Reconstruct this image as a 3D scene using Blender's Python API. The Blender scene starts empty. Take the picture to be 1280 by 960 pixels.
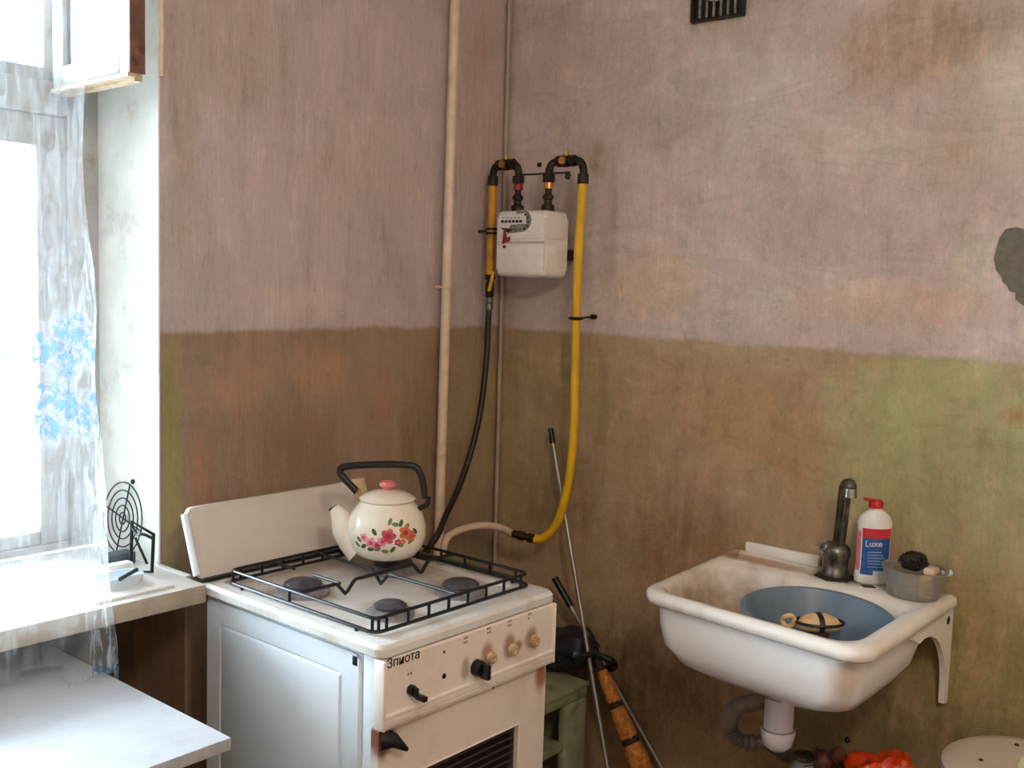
import bpy, bmesh, math, random
from mathutils import Vector, Matrix
random.seed(7)
PI = math.pi
# ------------------------------------------------------------------ camera
EYE = Vector((0, 0, 1.523))
FPX, PITCH, ROLL, YAW = 1313.2, .0976, .0317, .7007
_cp, _sp = math.cos(PITCH), math.sin(PITCH)
FW = Vector((math.cos(YAW)*_cp, math.sin(YAW)*_cp, -_sp))
_r = Vector((math.sin(YAW), -math.cos(YAW), 0)); _u = _r.cross(FW)
RT = math.cos(ROLL)*_r + math.sin(ROLL)*_u
UP = -math.sin(ROLL)*_r + math.cos(ROLL)*_u
scene = bpy.context.scene
cam_d = bpy.data.cameras.new('camera'); cam = bpy.data.objects.new('camera', cam_d)
scene.collection.objects.link(cam)
cam.matrix_world = Matrix(((RT.x, UP.x, -FW.x, EYE.x), (RT.y, UP.y, -FW.y, EYE.y), (RT.z, UP.z, -FW.z, EYE.z), (0, 0, 0, 1)))
cam_d.sensor_width = 36; cam_d.lens = FPX/1280*36; cam_d.clip_start = .02
scene.camera = cam
# ------------------------------------------------------------------ world, lights, exposure
scene.view_settings.view_transform = 'Standard'; scene.view_settings.look = 'None'
scene.view_settings.gamma = 1; scene.view_settings.use_curve_mapping = False
scene.view_settings.exposure = 1.5
world = bpy.data.worlds.new('overcast_sky'); scene.world = world; world.use_nodes = True
bg = world.node_tree.nodes['Background']
bg.inputs[0].default_value = (.76, .89, 1.0, 1); bg.inputs[1].default_value = 16.0

def area(name, loc, rot, sx, sy, power, col, portal=False):
    d = bpy.data.lights.new(name, 'AREA'); d.shape = 'RECTANGLE'; d.size = sx; d.size_y = sy
    d.energy = power; d.color = col
    o = bpy.data.objects.new(name, d); o.location = loc; o.rotation_euler = rot
    scene.collection.objects.link(o)
    if portal: d.cycles.is_portal = True
    return o
area('window_portal', (.445, 2.46, 1.6), (-PI/2, 0, 0), 1.6, 1.5, 1, (1, 1, 1), True)
FILL_W = 26  # strength of the added warm fill light behind the camera

# ------------------------------------------------------------------ helpers
def at(px, py, ax, v):
    """point where the sight line through a photo pixel meets the plane ax = v"""
    d = FW + (px-640)/FPX*RT - (py-480)/FPX*UP
    i = 'xyz'.index(ax); t = (v-EYE[i])/d[i]
    return EYE + d*t
def link(o): scene.collection.objects.link(o); return o
def obj(name, bm, mat, parent=None, smooth=True, angle=40):
    me = bpy.data.meshes.new(name)
    bmesh.ops.recalc_face_normals(bm, faces=bm.faces)
    bm.to_mesh(me); bm.free()
    for m in (mat if isinstance(mat, (list, tuple)) else [mat]): me.materials.append(m)
    if smooth:
        me.shade_smooth()
        me.set_sharp_from_angle(angle=math.radians(angle))
    o = link(bpy.data.objects.new(name, me))
    if parent: o.parent = parent
    return o
def thing(name, label, cat, loc=(0, 0, 0), group=None):
    o = link(bpy.data.objects.new(name, None)); o.empty_display_size = .05
    o['label'] = label; o['category'] = cat
    if group: o['group'] = group
    o.location = loc
    return o
def tag(o, label, cat, group=None):
    o['label'] = label; o['category'] = cat
    if group: o['group'] = group
    return o
def struct(o): o['kind'] = 'structure'; return o
def rebase(root, loc):
    """move an Empty to the thing's base without moving its parts"""
    loc = Vector(loc); root.location = loc
    for c in root.children: c.location = c.location - loc
def B(): return bmesh.new()
def box(bm, x0, x1, y0, y1, z0, z1, bev=0, seg=2, mi=0):
    n0 = set(bm.verts)
    vs = [bm.verts.new((x, y, z)) for z in (z0, z1) for y in (y0, y1) for x in (x0, x1)]
    fs = [bm.faces.new([vs[i] for i in q]) for q in ((0, 2, 3, 1), (4, 5, 7, 6), (0, 1, 5, 4), (2, 6, 7, 3), (0, 4, 6, 2), (1, 3, 7, 5))]
    for f in fs: f.material_index = mi
    if bev:
        es = list({e for f in fs for e in f.edges})
        r = bmesh.ops.bevel(bm, geom=es, offset=bev, segments=seg, affect='EDGES', profile=.5)
        for f in r['faces']: f.material_index = mi
    return [v for v in bm.verts if v not in n0]
def rot_verts(bm, vs, M, c):
    c = Vector(c)
    for v in vs: v.co = c + M @ (v.co-c)
def smooth_path(pts, n=8):
    P = [Vector(p) for p in pts]; P = [P[0]*2-P[1]]+P+[P[-1]*2-P[-2]]; out = []
    for i in range(1, len(P)-2):
        a, b, c, d = P[i-1:i+3]
        for k in range(n):
            t = k/n
            out.append(.5*((2*b)+(c-a)*t+(2*a-5*b+4*c-d)*t*t+(3*b-a-3*c+d)*t**3))
    out.append(P[-2]); return out
def tube(bm, pts, r, seg=12, rfun=None, closed=False, mi=0, cap=True):
    P = [Vector(p) for p in pts]; n = len(P); rings = []; up = None
    for i, p in enumerate(P):
        if closed: t = (P[(i+1) % n]-P[i-1])
        else: t = P[min(i+1, n-1)]-P[max(i-1, 0)]
        t.normalize()
        if up is None:
            up = Vector((0, 0, 1)) if abs(t.z) < .9 else Vector((1, 0, 0))
        a = (up - t*up.dot(t)); 
        if a.length < 1e-6: a = t.orthogonal()
        a.normalize(); b = t.cross(a); up = a
        rr = rfun(i/(n-1)) if rfun else r
        rings.append([bm.verts.new(p+(a*math.cos(2*PI*k/seg)+b*math.sin(2*PI*k/seg))*rr) for k in range(seg)])
    m = n if closed else n-1
    for i in range(m):
        A, C = rings[i], rings[(i+1) % n]
        for k in range(seg):
            f = bm.faces.new((A[k], A[(k+1) % seg], C[(k+1) % seg], C[k])); f.material_index = mi
    if cap and not closed:
        bm.faces.new(rings[0][::-1]).material_index = mi; bm.faces.new(rings[-1]).material_index = mi
def cyl(bm, a, b, r, r2=None, seg=20, mi=0):
    r2 = r if r2 is None else r2
    tube(bm, [a, b], r, seg, rfun=lambda t: r+(r2-r)*t, mi=mi)
def lathe(bm, prof, c=(0, 0, 0), seg=40, axis='z', mi=0, sx=1, sy=1, arc=None):
    c = Vector(c); rings = []
    for r, z in prof:
        if r < 1e-6: rings.append([bm.verts.new(c+_ax(0, 0, z, axis))])
        else: rings.append([bm.verts.new(c+_ax(r*sx*math.cos(2*PI*k/seg), r*sy*math.sin(2*PI*k/seg), z, axis)) for k in range(seg)])
    for A, C in zip(rings, rings[1:]):
        for k in range(seg):
            k2 = (k+1) % seg
            if len(A) == 1 and len(C) == 1: continue
            if len(A) == 1: f = bm.faces.new((A[0], C[k], C[k2]))
            elif len(C) == 1: f = bm.faces.new((A[k], A[k2], C[0]))
            else: f = bm.faces.new((A[k], A[k2], C[k2], C[k]))
            f.material_index = mi
def _ax(x, y, z, axis):
    return Vector((x, y, z)) if axis == 'z' else (Vector((x, z, y)) if axis == 'y' else Vector((z, x, y)))
def prism(bm, pts, axis, a, b, mi=0):
    """polygon pts (2D) extruded along axis from a to b"""
    def V(p, t): return {'x': (t, p[0], p[1]), 'y': (p[0], t, p[1]), 'z': (p[0], p[1], t)}[axis]
    A = [bm.verts.new(V(p, a)) for p in pts]; C = [bm.verts.new(V(p, b)) for p in pts]
    fs = [bm.faces.new(A[::-1]), bm.faces.new(C)]
    n = len(pts)
    for i in range(n): fs.append(bm.faces.new((A[i], A[(i+1) % n], C[(i+1) % n], C[i])))
    for f in fs: f.material_index = mi
    return A+C
def rrect(x0, x1, y0, y1, r, n=6):
    out = []
    for cx, cy, a0 in ((x1-r, y1-r, 0), (x0+r, y1-r, PI/2), (x0+r, y0+r, PI), (x1-r, y0+r, 1.5*PI)):
        for k in range(n+1):
            a = a0+PI/2*k/n; out.append((cx+r*math.cos(a), cy+r*math.sin(a)))
    return out
def loft(bm, loops, mi=0, cap0=False, cap1=False, closed=False):
    R = [[bm.verts.new(p) for p in L] for L in loops]
    m = len(R) if closed else len(R)-1
    for i in range(m):
        A, C = R[i], R[(i+1) % len(R)]; n = len(A)
        for k in range(n): bm.faces.new((A[k], A[(k+1) % n], C[(k+1) % n], C[k])).material_index = mi
    if cap0: bm.faces.new(R[0][::-1]).material_index = mi
    if cap1: bm.faces.new(R[-1]).material_index = mi
def blob(bm, c, sx, sy, sz, sub=3, amp=.1, fr=6, seed=0, mi=0):
    from mathutils import noise
    r = bmesh.ops.create_icosphere(bm, subdivisions=sub, radius=1)
    for v in r['verts']:
        n = noise.noise(v.co*fr*.35+Vector((seed*7.1, seed, 0)))*amp*1.6 + noise.noise(v.co*fr+Vector((seed, 3, 1)))*amp
        p = v.co*(1+n); v.co = Vector((c[0]+p.x*sx, c[1]+p.y*sy, c[2]+p.z*sz))
    for f in {f for v in r['verts'] for f in v.link_faces}: f.material_index = mi
def text_mesh(txt, size, depth=.0004):
    cu = bpy.data.curves.new('lettering', 'FONT'); cu.body = txt; cu.size = size; cu.extrude = depth
    cu.resolution_u = 3; cu.offset = size*.005
    o = bpy.data.objects.new('lettering', cu); scene.collection.objects.link(o)
    dg = bpy.context.evaluated_depsgraph_get(); me = bpy.data.meshes.new_from_object(o.evaluated_get(dg))
    bpy.data.objects.remove(o); return me
def lettering(txt, size, M, mat, parent, name='lettering', shear=0):
    me = text_mesh(txt, size); me.transform(M); me.materials.clear(); me.materials.append(mat)
    o = link(bpy.data.objects.new(name, me)); o.parent = parent; return o

# ------------------------------------------------------------------ materials
def new_mat(name):
    m = bpy.data.materials.new(name); m.use_nodes = True
    nt = m.node_tree; return m, nt, nt.nodes['Principled BSDF']
def lin(c): return tuple((x/255/12.92 if x/255 <= .04045 else ((x/255+.055)/1.055)**2.4) for x in c)+(1,)
class G:
    """small node graph helper"""
    def __init__(s, nt): s.nt = nt
    def n(s, t, **k):
        nd = s.nt.nodes.new(t)
        for a, b in k.items(): setattr(nd, a, b)
        return nd
    def l(s, a, b): s.nt.links.new(a, b)
    def pos(s):
        return s.n('ShaderNodeTexCoord').outputs['Object']
    def noise(s, vec, scale, detail=4, rough=.55, sc=None, dist=0):
        if sc:
            mp = s.n('ShaderNodeMapping'); mp.inputs['Scale'].default_value = sc; s.l(vec, mp.inputs[0]); vec = mp.outputs[0]
        nd = s.n('ShaderNodeTexNoise'); s.l(vec, nd.inputs['Vector']); nd.inputs['Scale'].default_value = scale
        nd.inputs['Detail'].default_value = detail; nd.inputs['Roughness'].default_value = rough; nd.inputs['Distortion'].default_value = dist
        return nd.outputs['Fac']
    def rng(s, v, a, b, c=0, d=1, smooth=True):
        nd = s.n('ShaderNodeMapRange'); nd.interpolation_type = 'SMOOTHSTEP' if smooth else 'LINEAR'
        s.l(v, nd.inputs[0]); 
        for i, x in zip((1, 2, 3, 4), (a, b, c, d)): nd.inputs[i].default_value = x
        return nd.outputs[0]
    def math(s, op, a, b=None):
        nd = s.n('ShaderNodeMath', operation=op)
        for i, x in enumerate((a, b)):
            if x is None: continue
            if isinstance(x, (int, float)): nd.inputs[i].default_value = x
            else: s.l(x, nd.inputs[i])
        return nd.outputs[0]
    def mix(s, f, a, b, mode='MIX'):
        nd = s.n('ShaderNodeMix', data_type='RGBA', blend_type=mode)
        for i, x in ((0, f), (6, a), (7, b)):
            if isinstance(x, (int, float)): nd.inputs[i].default_value = x
            elif isinstance(x, tuple): nd.inputs[i].default_value = x
            else: s.l(x, nd.inputs[i])
        return nd.outputs[2]
    def blob(s, vec, c, r, rough=.35, soft=.45, warp=None):
        """soft-edged irregular patch (0..1) around c with radii r"""
        a = s.n('ShaderNodeVectorMath', operation='SUBTRACT'); s.l(vec, a.inputs[0]); a.inputs[1].default_value = c
        b = s.n('ShaderNodeVectorMath', operation='DIVIDE'); s.l(a.outputs[0], b.inputs[0]); b.inputs[1].default_value = r
        ln = s.n('ShaderNodeVectorMath', operation='LENGTH'); s.l(b.outputs[0], ln.inputs[0])
        d = ln.outputs['Value']
        if warp is not None: d = s.math('ADD', d, s.math('MULTIPLY', s.math('SUBTRACT', warp, .5), rough*4))
        return s.rng(d, 1+soft, 1-soft)
def simple(name, col, rough=.5, metal=0, spec=.5, var=0, scale=30, bump=0, dirt=None, dirt_amt=0, dirt_scale=6, coat=0):
    m, nt, p = new_mat(name); g = G(nt); pos = g.pos()
    c = lin(col)
    if var or dirt:
        nz = g.noise(pos, scale, 5)
        out = g.mix(g.rng(nz, .3, .7), tuple(x*(1-var) for x in c[:3])+(1,), tuple(min(1, x*(1+var)) for x in c[:3])+(1,))
        if dirt:
            n2 = g.noise(pos, dirt_scale, 6, .65)
            out = g.mix(g.math('MULTIPLY', g.rng(n2, .52, .72), dirt_amt), out, lin(dirt))
        g.l(out, p.inputs['Base Color'])
    else: p.inputs['Base Color'].default_value = c
    p.inputs['Roughness'].default_value = rough; p.inputs['Metallic'].default_value = metal
    p.inputs['Specular IOR Level'].default_value = spec; p.inputs['Coat Weight'].default_value = coat
    if bump:
        b = g.n('ShaderNodeBump'); b.inputs['Strength'].default_value = bump; b.inputs['Distance'].default_value = .004
        g.l(g.noise(pos, scale*2, 5), b.inputs['Height']); g.l(b.outputs[0], p.inputs['Normal'])
    return m
def wall_mat(name, upper, upper2, lower, lower2, patches, streak, dado=1.385, gain=(1.35, 1.38, 1.42, 1), sweeps=False):
    """distempered wall: pale upper coat, rubbed olive dado below, stains where the wall has them"""
    m, nt, p = new_mat(name); g = G(nt); pos = g.pos()
    big = g.noise(pos, 2.6, 7, .68, dist=.7); mid = g.noise(pos, 9, 8, .72, dist=.3); fine = g.noise(pos, 75, 6, .8)
    vert = g.noise(pos, 22, 8, .78, sc=streak); brush = g.noise(pos, 150, 5, .8, sc=streak)
    hue = g.noise(pos, 13, 7, .75, dist=1.0)
    sep = g.n('ShaderNodeSeparateXYZ'); g.l(pos, sep.inputs[0]); z = sep.outputs['Z']
    zz = g.math('ADD', z, g.math('MULTIPLY', g.math('SUBTRACT', big, .5), .035))
    zz = g.math('ADD', zz, g.math('MULTIPLY', g.math('SUBTRACT', mid, .5), .022))
    isup = g.rng(zz, dado-.008, dado+.008)
    up = g.mix(g.rng(big, .38, .62), lin(upper), lin(upper2))
    lo = g.mix(g.rng(big, .38, .62), lin(lower), lin(lower2))
    brk = g.rng(g.math('ADD', g.math('MULTIPLY', mid, .5), g.math('MULTIPLY', vert, .5)), .40, .56, .35, 1)
    for zone, c, r, col, k in patches:
        f = g.math('MULTIPLY', g.math('MULTIPLY', g.blob(pos, tuple(c), r, rough=.6, soft=.55, warp=big), k), brk)
        if zone == 'u': up = g.mix(f, up, lin(col))
        elif zone == 'l': lo = g.mix(f, lo, lin(col))
    col = g.mix(isup, lo, up)
    M = lambda f, c: g.mix(f, col, g.mix(1.0, col, c+(1,), 'MULTIPLY'))
    col = M(g.rng(hue, .52, .66, 0, .5), (1.10, .98, .86))       # warm bloom
    col = M(g.rng(hue, .48, .34, 0, .5), (.88, .98, .90))       # grey-green bloom
    col = M(g.rng(vert, .50, .66, 0, .42), (.66, .62, .58))
    col = M(g.rng(vert, .48, .34, 0, .38), (1.42, 1.38, 1.32))
    col = M(g.rng(brush, .50, .68, 0, .40), (.68, .66, .62))
    col = M(g.rng(brush, .46, .32, 0, .35), (1.4, 1.36, 1.3))
    col = M(g.rng(fine, .55, .70, 0, .5), (.66, .62, .58))
    col = M(g.rng(mid, .54, .70, 0, .40), (1.3, 1.26, 1.22))
    col = M(g.rng(mid, .44, .32, 0, .38), (.72, .70, .66))
    if sweeps:                      # broad sideways trowel sweeps
        sw = g.noise(pos, 3.4, 8, .74, sc=(1, .8, 2.3), dist=1.6)
        col = M(g.rng(sw, .53, .62, 0, .45), (1.22, 1.24, 1.22)); col = M(g.rng(sw, .47, .40, 0, .45), (.80, .75, .68))
    scr = g.noise(pos, 10, 9, .8, dist=2.2)
    col = M(g.rng(scr, .63, .66, 0, .45), (.58, .54, .48))
    col = M(g.rng(scr, .36, .33, 0, .40), (1.4, 1.35, 1.25))
    col = g.mix(1.0, col, gain, 'MULTIPLY')
    g.l(col, p.inputs['Base Color'])
    p.inputs['Roughness'].default_value = .6; p.inputs['Specular IOR Level'].default_value = .3
    b = g.n('ShaderNodeBump'); b.inputs['Strength'].default_value = .7; b.inputs['Distance'].default_value = .006
    h = g.math('ADD', g.math('MULTIPLY', mid, .9), g.math('ADD', g.math('MULTIPLY', brush, .22), g.math('MULTIPLY', isup, .25)))
    g.l(h, b.inputs['Height']); g.l(b.outputs[0], p.inputs['Normal'])
    return m
def enamel_mat(name, col, spots, rough=.28, dirt=(150, 120, 85), damt=.25, scale=5):
    m, nt, p = new_mat(name); g = G(nt); pos = g.pos()
    mid = g.noise(pos, 22, 5, .6); big = g.noise(pos, scale, 5, .6)
    c = g.mix(g.math('MULTIPLY', g.rng(big, .48, .72), damt), lin(col), lin(dirt))
    for ce, r, cc, k in spots:
        c = g.mix(g.math('MULTIPLY', g.blob(pos, tuple(ce), r, warp=mid, rough=.25, soft=.5), k), c, lin(cc))
    g.l(c, p.inputs['Base Color']); p.inputs['Roughness'].default_value = rough
    return m

XE, YN = 2.37, 2.05                      # right wall plane, back wall plane
def E_(px, py): return at(px, py, 'x', XE)
def N_(px, py): return at(px, py, 'y', YN)
east_p = [('l', E_(1200, 545), (.2, .24, .20), (150, 148, 104), 1.0), ('l', E_(1110, 500), (.2, .10, .13), (150, 148, 102), .9), ('l', E_(1080, 610), (.2, .12, .10), (146, 142, 98), .8),
          ('l', E_(1240, 640), (.2, .16, .2), (134, 126, 88), .8),
          ('l', E_(880, 500), (.2, .20, .09), (160, 122, 92), .7), ('l', E_(940, 545), (.2, .14, .10), (152, 124, 84), .7),
          ('l', E_(790, 560), (.2, .10, .12), (146, 118, 84), .6), ('l', E_(1000, 590), (.2, .07, .14), (150, 118, 84), .6),
          ('l', E_(690, 470), (.2, .17, .16), (134, 116, 78), .8), ('l', E_(860, 690), (.2, .22, .14), (124, 94, 62), .8),
          ('l', E_(790, 850), (.2, .3, .16), (96, 74, 50), .8), ('l', E_(1220, 850), (.2, .2, .2), (112, 104, 62), .8),
          ('l', E_(1060, 900), (.2, .2, .12), (104, 94, 58), .7), ('l', E_(690, 620), (.2, .16, .14), (118, 94, 64), .7),
          ('l', E_(1265, 520), (.2, .03, .02), (150, 110, 80), .7),
          ('l', E_(1060, 440), (.2, .10, .03), (150, 126, 98), .9), ('l', E_(900, 435), (.2, .20, .04), (156, 138, 106), .7),
          ('u', E_(820, 360), (.2, .13, .09), (176, 150, 118), .7), ('u', E_(1130, 60), (.2, .16, .09), (150, 124, 100), .8),
          ('u', E_(1230, 40), (.2, .10, .07), (130, 112, 92), .7), ('u', E_(1040, 180), (.2, .2, .06), (184, 172, 156), .6),
          ('u', E_(1100, 380), (.2, .2, .05), (178, 150, 122), .6), ('u', E_(1200, 190), (.2, .12, .07), (164, 146, 128), .7),
          ('u', E_(960, 120), (.2, .14, .10), (182, 170, 158), .6), ('u', E_(1260, 120), (.2, .08, .14), (182, 172, 158), .6),
          ('u', E_(960, 380), (.2, .09, .04), (182, 168, 150), .5), ('u', E_(700, 60), (.2, .2, .12), (160, 142, 130), .6),
          ('u', E_(745, 200), (.2, .03, .05), (140, 116, 82), .6), ('u', E_(1220, 330), (.2, .05, .05), (176, 172, 150), .5),
          ('u', E_(900, 20), (.2, .10, .06), (150, 128, 98), .5)]
north_p = [('l', N_(300, 480), (.07, .2, .10), (152, 114, 90), .6), ('l', N_(400, 460), (.08, .2, .06), (156, 116, 88), .6),
           ('l', N_(215, 560), (.025, .2, .25), (128, 118, 66), .9), ('l', N_(250, 590), (.035, .2, .16), (152, 104, 76), .7),
           ('l', N_(370, 560), (.12, .2, .08), (118, 88, 66), .7), ('l', N_(520, 560), (.06, .2, .12), (112, 92, 58), .8),
           ('l', N_(600, 520), (.12, .2, .22), (136, 120, 82), .9), ('l', N_(430, 430), (.10, .2, .02), (128, 112, 86), .7),
           ('l', N_(480, 500), (.05, .2, .06), (140, 104, 78), .6), ('l', N_(590, 690), (.10, .2, .05), (92, 96, 62), .6),
           ('u', N_(390, 380), (.10, .2, .04), (176, 152, 134), .7), ('u', N_(300, 60), (.12, .2, .12), (150, 132, 116), .6),
           ('u', N_(450, 200), (.14, .2, .14), (164, 144, 134), .6), ('u', N_(600, 120), (.08, .2, .3), (152, 124, 110), .6),
           ('u', N_(230, 200), (.03, .2, .3), (146, 128, 108), .6)]
M_east = wall_mat('plaster_right_wall', (176, 158, 150), (162, 146, 136), (156, 128, 102), (144, 124, 92), east_p, (1, 1.0, .35), 1.385, (1.46, 1.48, 1.54, 1), True)
M_north = wall_mat('plaster_back_wall', (164, 148, 142), (152, 138, 130), (136, 110, 90), (122, 102, 82), north_p, (1.2, 1, .16), 1.388, (1.52, 1.56, 1.64, 1))
M_plain = simple('plaster_other_walls', (190, 172, 154), .8, var=.1, scale=3, bump=.3)
M_ceil = simple('ceiling_whitewash', (214, 206, 196), .9, var=.06, scale=3, bump=.3)
M_reveal = simple('reveal_whitewash', (226, 224, 216), .7, var=.08, scale=8, bump=.4, dirt=(170, 150, 130), dirt_amt=.5, dirt_scale=9)
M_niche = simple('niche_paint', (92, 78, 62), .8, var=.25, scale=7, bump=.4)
M_floor = simple('floor_paint', (96, 62, 42), .5, var=.2, scale=8)
M_frame = simple('old_window_paint', (176, 170, 164), .5, var=.08, scale=14, bump=.4, dirt=(140, 118, 96), dirt_amt=.6, dirt_scale=16)
M_rawwood = simple('bare_wood', (112, 76, 58), .7, var=.35, scale=24, bump=.5, dirt=(60, 36, 26), dirt_amt=.8, dirt_scale=30)
M_palewood = simple('pale_worn_wood', (206, 182, 150), .6, var=.2, scale=20, bump=.3, dirt=(150, 104, 66), dirt_amt=.6, dirt_scale=14)
M_sill = simple('sill_paint', (224, 224, 220), .45, var=.06, scale=10, bump=.2, dirt=(176, 160, 136), dirt_amt=.6, dirt_scale=9)
M_silledge = simple('sill_edge_paint', (180, 168, 150), .5, var=.15, scale=14, bump=.4, dirt=(120, 96, 70), dirt_amt=.7, dirt_scale=14)
M_pipe = simple('painted_pipe', (222, 194, 168), .4, var=.08, scale=20, dirt=(180, 140, 104), dirt_amt=.5, dirt_scale=12)
M_bead = simple('painted_corner_pipe', (170, 150, 134), .5, var=.1, scale=20)
M_yellow = simple('yellow_rubber', (222, 172, 20), .4, var=.12, scale=12)
M_yellowold = simple('old_yellow_pipe', (196, 136, 20), .5, var=.25, scale=24, dirt=(120, 66, 20), dirt_amt=.8, dirt_scale=20)
M_brass = simple('brass', (206, 160, 84), .35, .9, var=.2, scale=60)
M_darkmetal = simple('dark_cast_iron', (42, 34, 28), .5, .5, var=.4, scale=50, bump=.3, dirt=(110, 74, 40), dirt_amt=.7, dirt_scale=40)
M_black = simple('black_plastic', (18, 17, 18), .4)
M_rubber = simple('black_rubber_hose', (26, 23, 22), .45)
M_grate = simple('black_enamelled_wire', (20, 24, 30), .35, .2)
M_chrome = simple('chrome', (170, 170, 168), .22, 1, var=.15, scale=30)
M_dullchrome = simple('tarnished_chrome', (116, 112, 106), .3, .95, var=.4, scale=40, dirt=(90, 74, 56), dirt_amt=.6, dirt_scale=30)
M_steel = simple('grey_steel_tube', (160, 156, 152), .4, .7, var=.1)
M_meter = simple('white_meter_plastic', (232, 224, 216), .4, var=.04, dirt=(196, 180, 166), dirt_amt=.4)
M_meterline = simple('meter_seam', (176, 164, 154), .5)
M_sticker = simple('sticker_paper', (226, 222, 220), .5)
M_dial = simple('dial_grey', (128, 124, 112), .5, var=.3, scale=90)
M_ink = simple('black_ink', (32, 28, 28), .6)
M_red = simple('red_plastic', (190, 24, 26), .35)
M_darkred = simple('dark_red_seal', (140, 26, 34), .5)
M_blue = simple('blue_label', (40, 92, 160), .4, var=.2, scale=60)
M_white_pl = simple('white_plastic', (232, 230, 226), .35, var=.03)
M_pvc = simple('white_drain_plastic', (226, 222, 232), .4)
M_greypl = simple('grey_blue_plastic', (106, 126, 146), .38, var=.08, scale=12, dirt=(60, 66, 70), dirt_amt=.4)
M_corr = simple('grey_corrugated_plastic', (134, 124, 116), .5, var=.15)
M_table = simple('table_laminate', (214, 222, 232), .35, var=.03, scale=20, dirt=(190, 190, 196), dirt_amt=.3, dirt_scale=30)
M_tableedge = simple('table_edge_strip', (178, 180, 186), .5, var=.1)
M_greenpaint = simple('pale_green_paint', (150, 150, 118), .55, var=.12, scale=16, bump=.3, dirt=(84, 70, 46), dirt_amt=.6, dirt_scale=12)
M_darkwood = simple('dark_brown_board', (70, 52, 36), .7, var=.2)  # one even dark brown for boards, legs and bristles
M_bag = simple('dark_bag', (22, 22, 32), .35, var=.3, scale=20, bump=.5)
M_orange = simple('orange_bag', (214, 64, 14), .3, var=.25, scale=16, bump=.6)
M_straw = simple('broom_straw', (188, 116, 46), .7, var=.4, scale=90, bump=.5)
M_cord = simple('dark_cord', (48, 26, 28), .7)
M_net = simple('net_bag_onions', (92, 52, 46), .5, var=.5, scale=40, bump=.6)
M_patch = simple('grey_cement', (112, 106, 94), .8, var=.15, scale=50, bump=.8)
M_tan = simple('tan_wood', (222, 186, 138), .5, var=.12, scale=40)
M_sponge = simple('yellow_sponge', (206, 184, 104), .8, var=.12, scale=60, bump=.4)
M_wool = simple('dark_scourer', (40, 28, 26), .6, var=.4, scale=60, bump=.8)
M_green_dark = simple('dark_green_enamel', (44, 58, 44), .4, var=.3, scale=30)
M_pink = simple('pink_knob', (226, 120, 122), .35)
M_burner = simple('burner_cap', (84, 84, 92), .45, .4, var=.35, scale=40, dirt=(120, 74, 50), dirt_amt=.7, dirt_scale=30)
M_burnring = simple('burner_ring', (150, 146, 150), .4, .5, var=.25, scale=40, dirt=(130, 88, 66), dirt_amt=.5, dirt_scale=30)
M_rust = simple('rust', (110, 58, 32), .8, var=.4, scale=70, bump=.5)
M_book = simple('grey_paint_tin', (70, 78, 88), .5, var=.2)
M_cloth = simple('pale_blue_cloth', (206, 222, 232), .7, var=.06)
M_brown_liquid = simple('brown_mark', (110, 80, 56), .6)

def glass_mat(name, tint=(1, 1, 1, 1), ior=1.5, milky=0.0):
    m, nt, p = new_mat(name); g = G(nt); out = nt.nodes['Material Output']; nt.nodes.remove(p)
    tr = g.n('ShaderNodeBsdfTransparent'); tr.inputs[0].default_value = tint
    gl = g.n('ShaderNodeBsdfGlossy'); gl.inputs['Roughness'].default_value = .03
    fr = g.n('ShaderNodeFresnel'); fr.inputs[0].default_value = ior
    mx = g.n('ShaderNodeMixShader'); g.l(fr.outputs[0], mx.inputs[0]); g.l(tr.outputs[0], mx.inputs[1]); g.l(gl.outputs[0], mx.inputs[2])
    res = mx.outputs[0]
    if milky:
        df = g.n('ShaderNodeBsdfDiffuse'); df.inputs[0].default_value = (.8, .78, .74, 1)
        m2 = g.n('ShaderNodeMixShader'); m2.inputs[0].default_value = milky; g.l(res, m2.inputs[1]); g.l(df.outputs[0], m2.inputs[2]); res = m2.outputs[0]
    g.l(res, out.inputs[0]); return m
M_glass = glass_mat('window_glass', (.96, .98, .98, 1))
M_sashglass = glass_mat('sash_glass', (.94, .96, .96, 1), 1.55, .06)
M_clear = glass_mat('cloudy_clear_plastic', (.90, .86, .82, 1), 1.45, .22)

# ================================================================== the room
HC = 2.75; XW, YS = -1.3, -1.5
WX0, WX1, WZ0, WZ1 = -.35, 1.243, .876, 2.36       # window recess
NX0, NX1, NZ1 = -.35, 1.305, .84                   # niche under the sill
YO = 2.42                                          # outer face of the wall
b = B(); box(b, XW-.1, XE+.1, YS-.1, YO, -.1, 0); struct(obj('floor', b, M_floor, smooth=False))
b = B(); box(b, XW-.1, XE+.1, YS-.1, YO, HC, HC+.1); struct(obj('ceiling', b, M_ceil, smooth=False))
b = B(); box(b, XE, XE+.12, YS-.1, YO, 0, HC); wr = struct(obj('wall_right', b, M_east, smooth=False))
b = B(); box(b, XW-.12, XW, YS-.1, YO, 0, HC); struct(obj('wall_left', b, M_plain, smooth=False))
b = B(); box(b, XW, XE, YS-.12, YS, 0, HC); struct(obj('wall_front', b, M_plain, smooth=False))
b = B()
box(b, WX1, XE, YN, YO, .83, HC)
box(b, NX1, XE, YN, YO, 0, .83)
wb = struct(obj('wall_back', b, M_north, smooth=False))
b = B()
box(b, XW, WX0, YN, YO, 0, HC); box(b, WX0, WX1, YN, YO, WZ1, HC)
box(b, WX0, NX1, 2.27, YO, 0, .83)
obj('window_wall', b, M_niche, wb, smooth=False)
b = B()    # whitewashed linings of the recess
box(b, WX1-.004, WX1, YN-.001, 2.30, .872, WZ1)
box(b, WX0, WX0+.004, YN-.001, 2.30, .872, WZ1); box(b, WX0, WX1, YN-.001, 2.30, WZ1-.004, WZ1)
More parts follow.
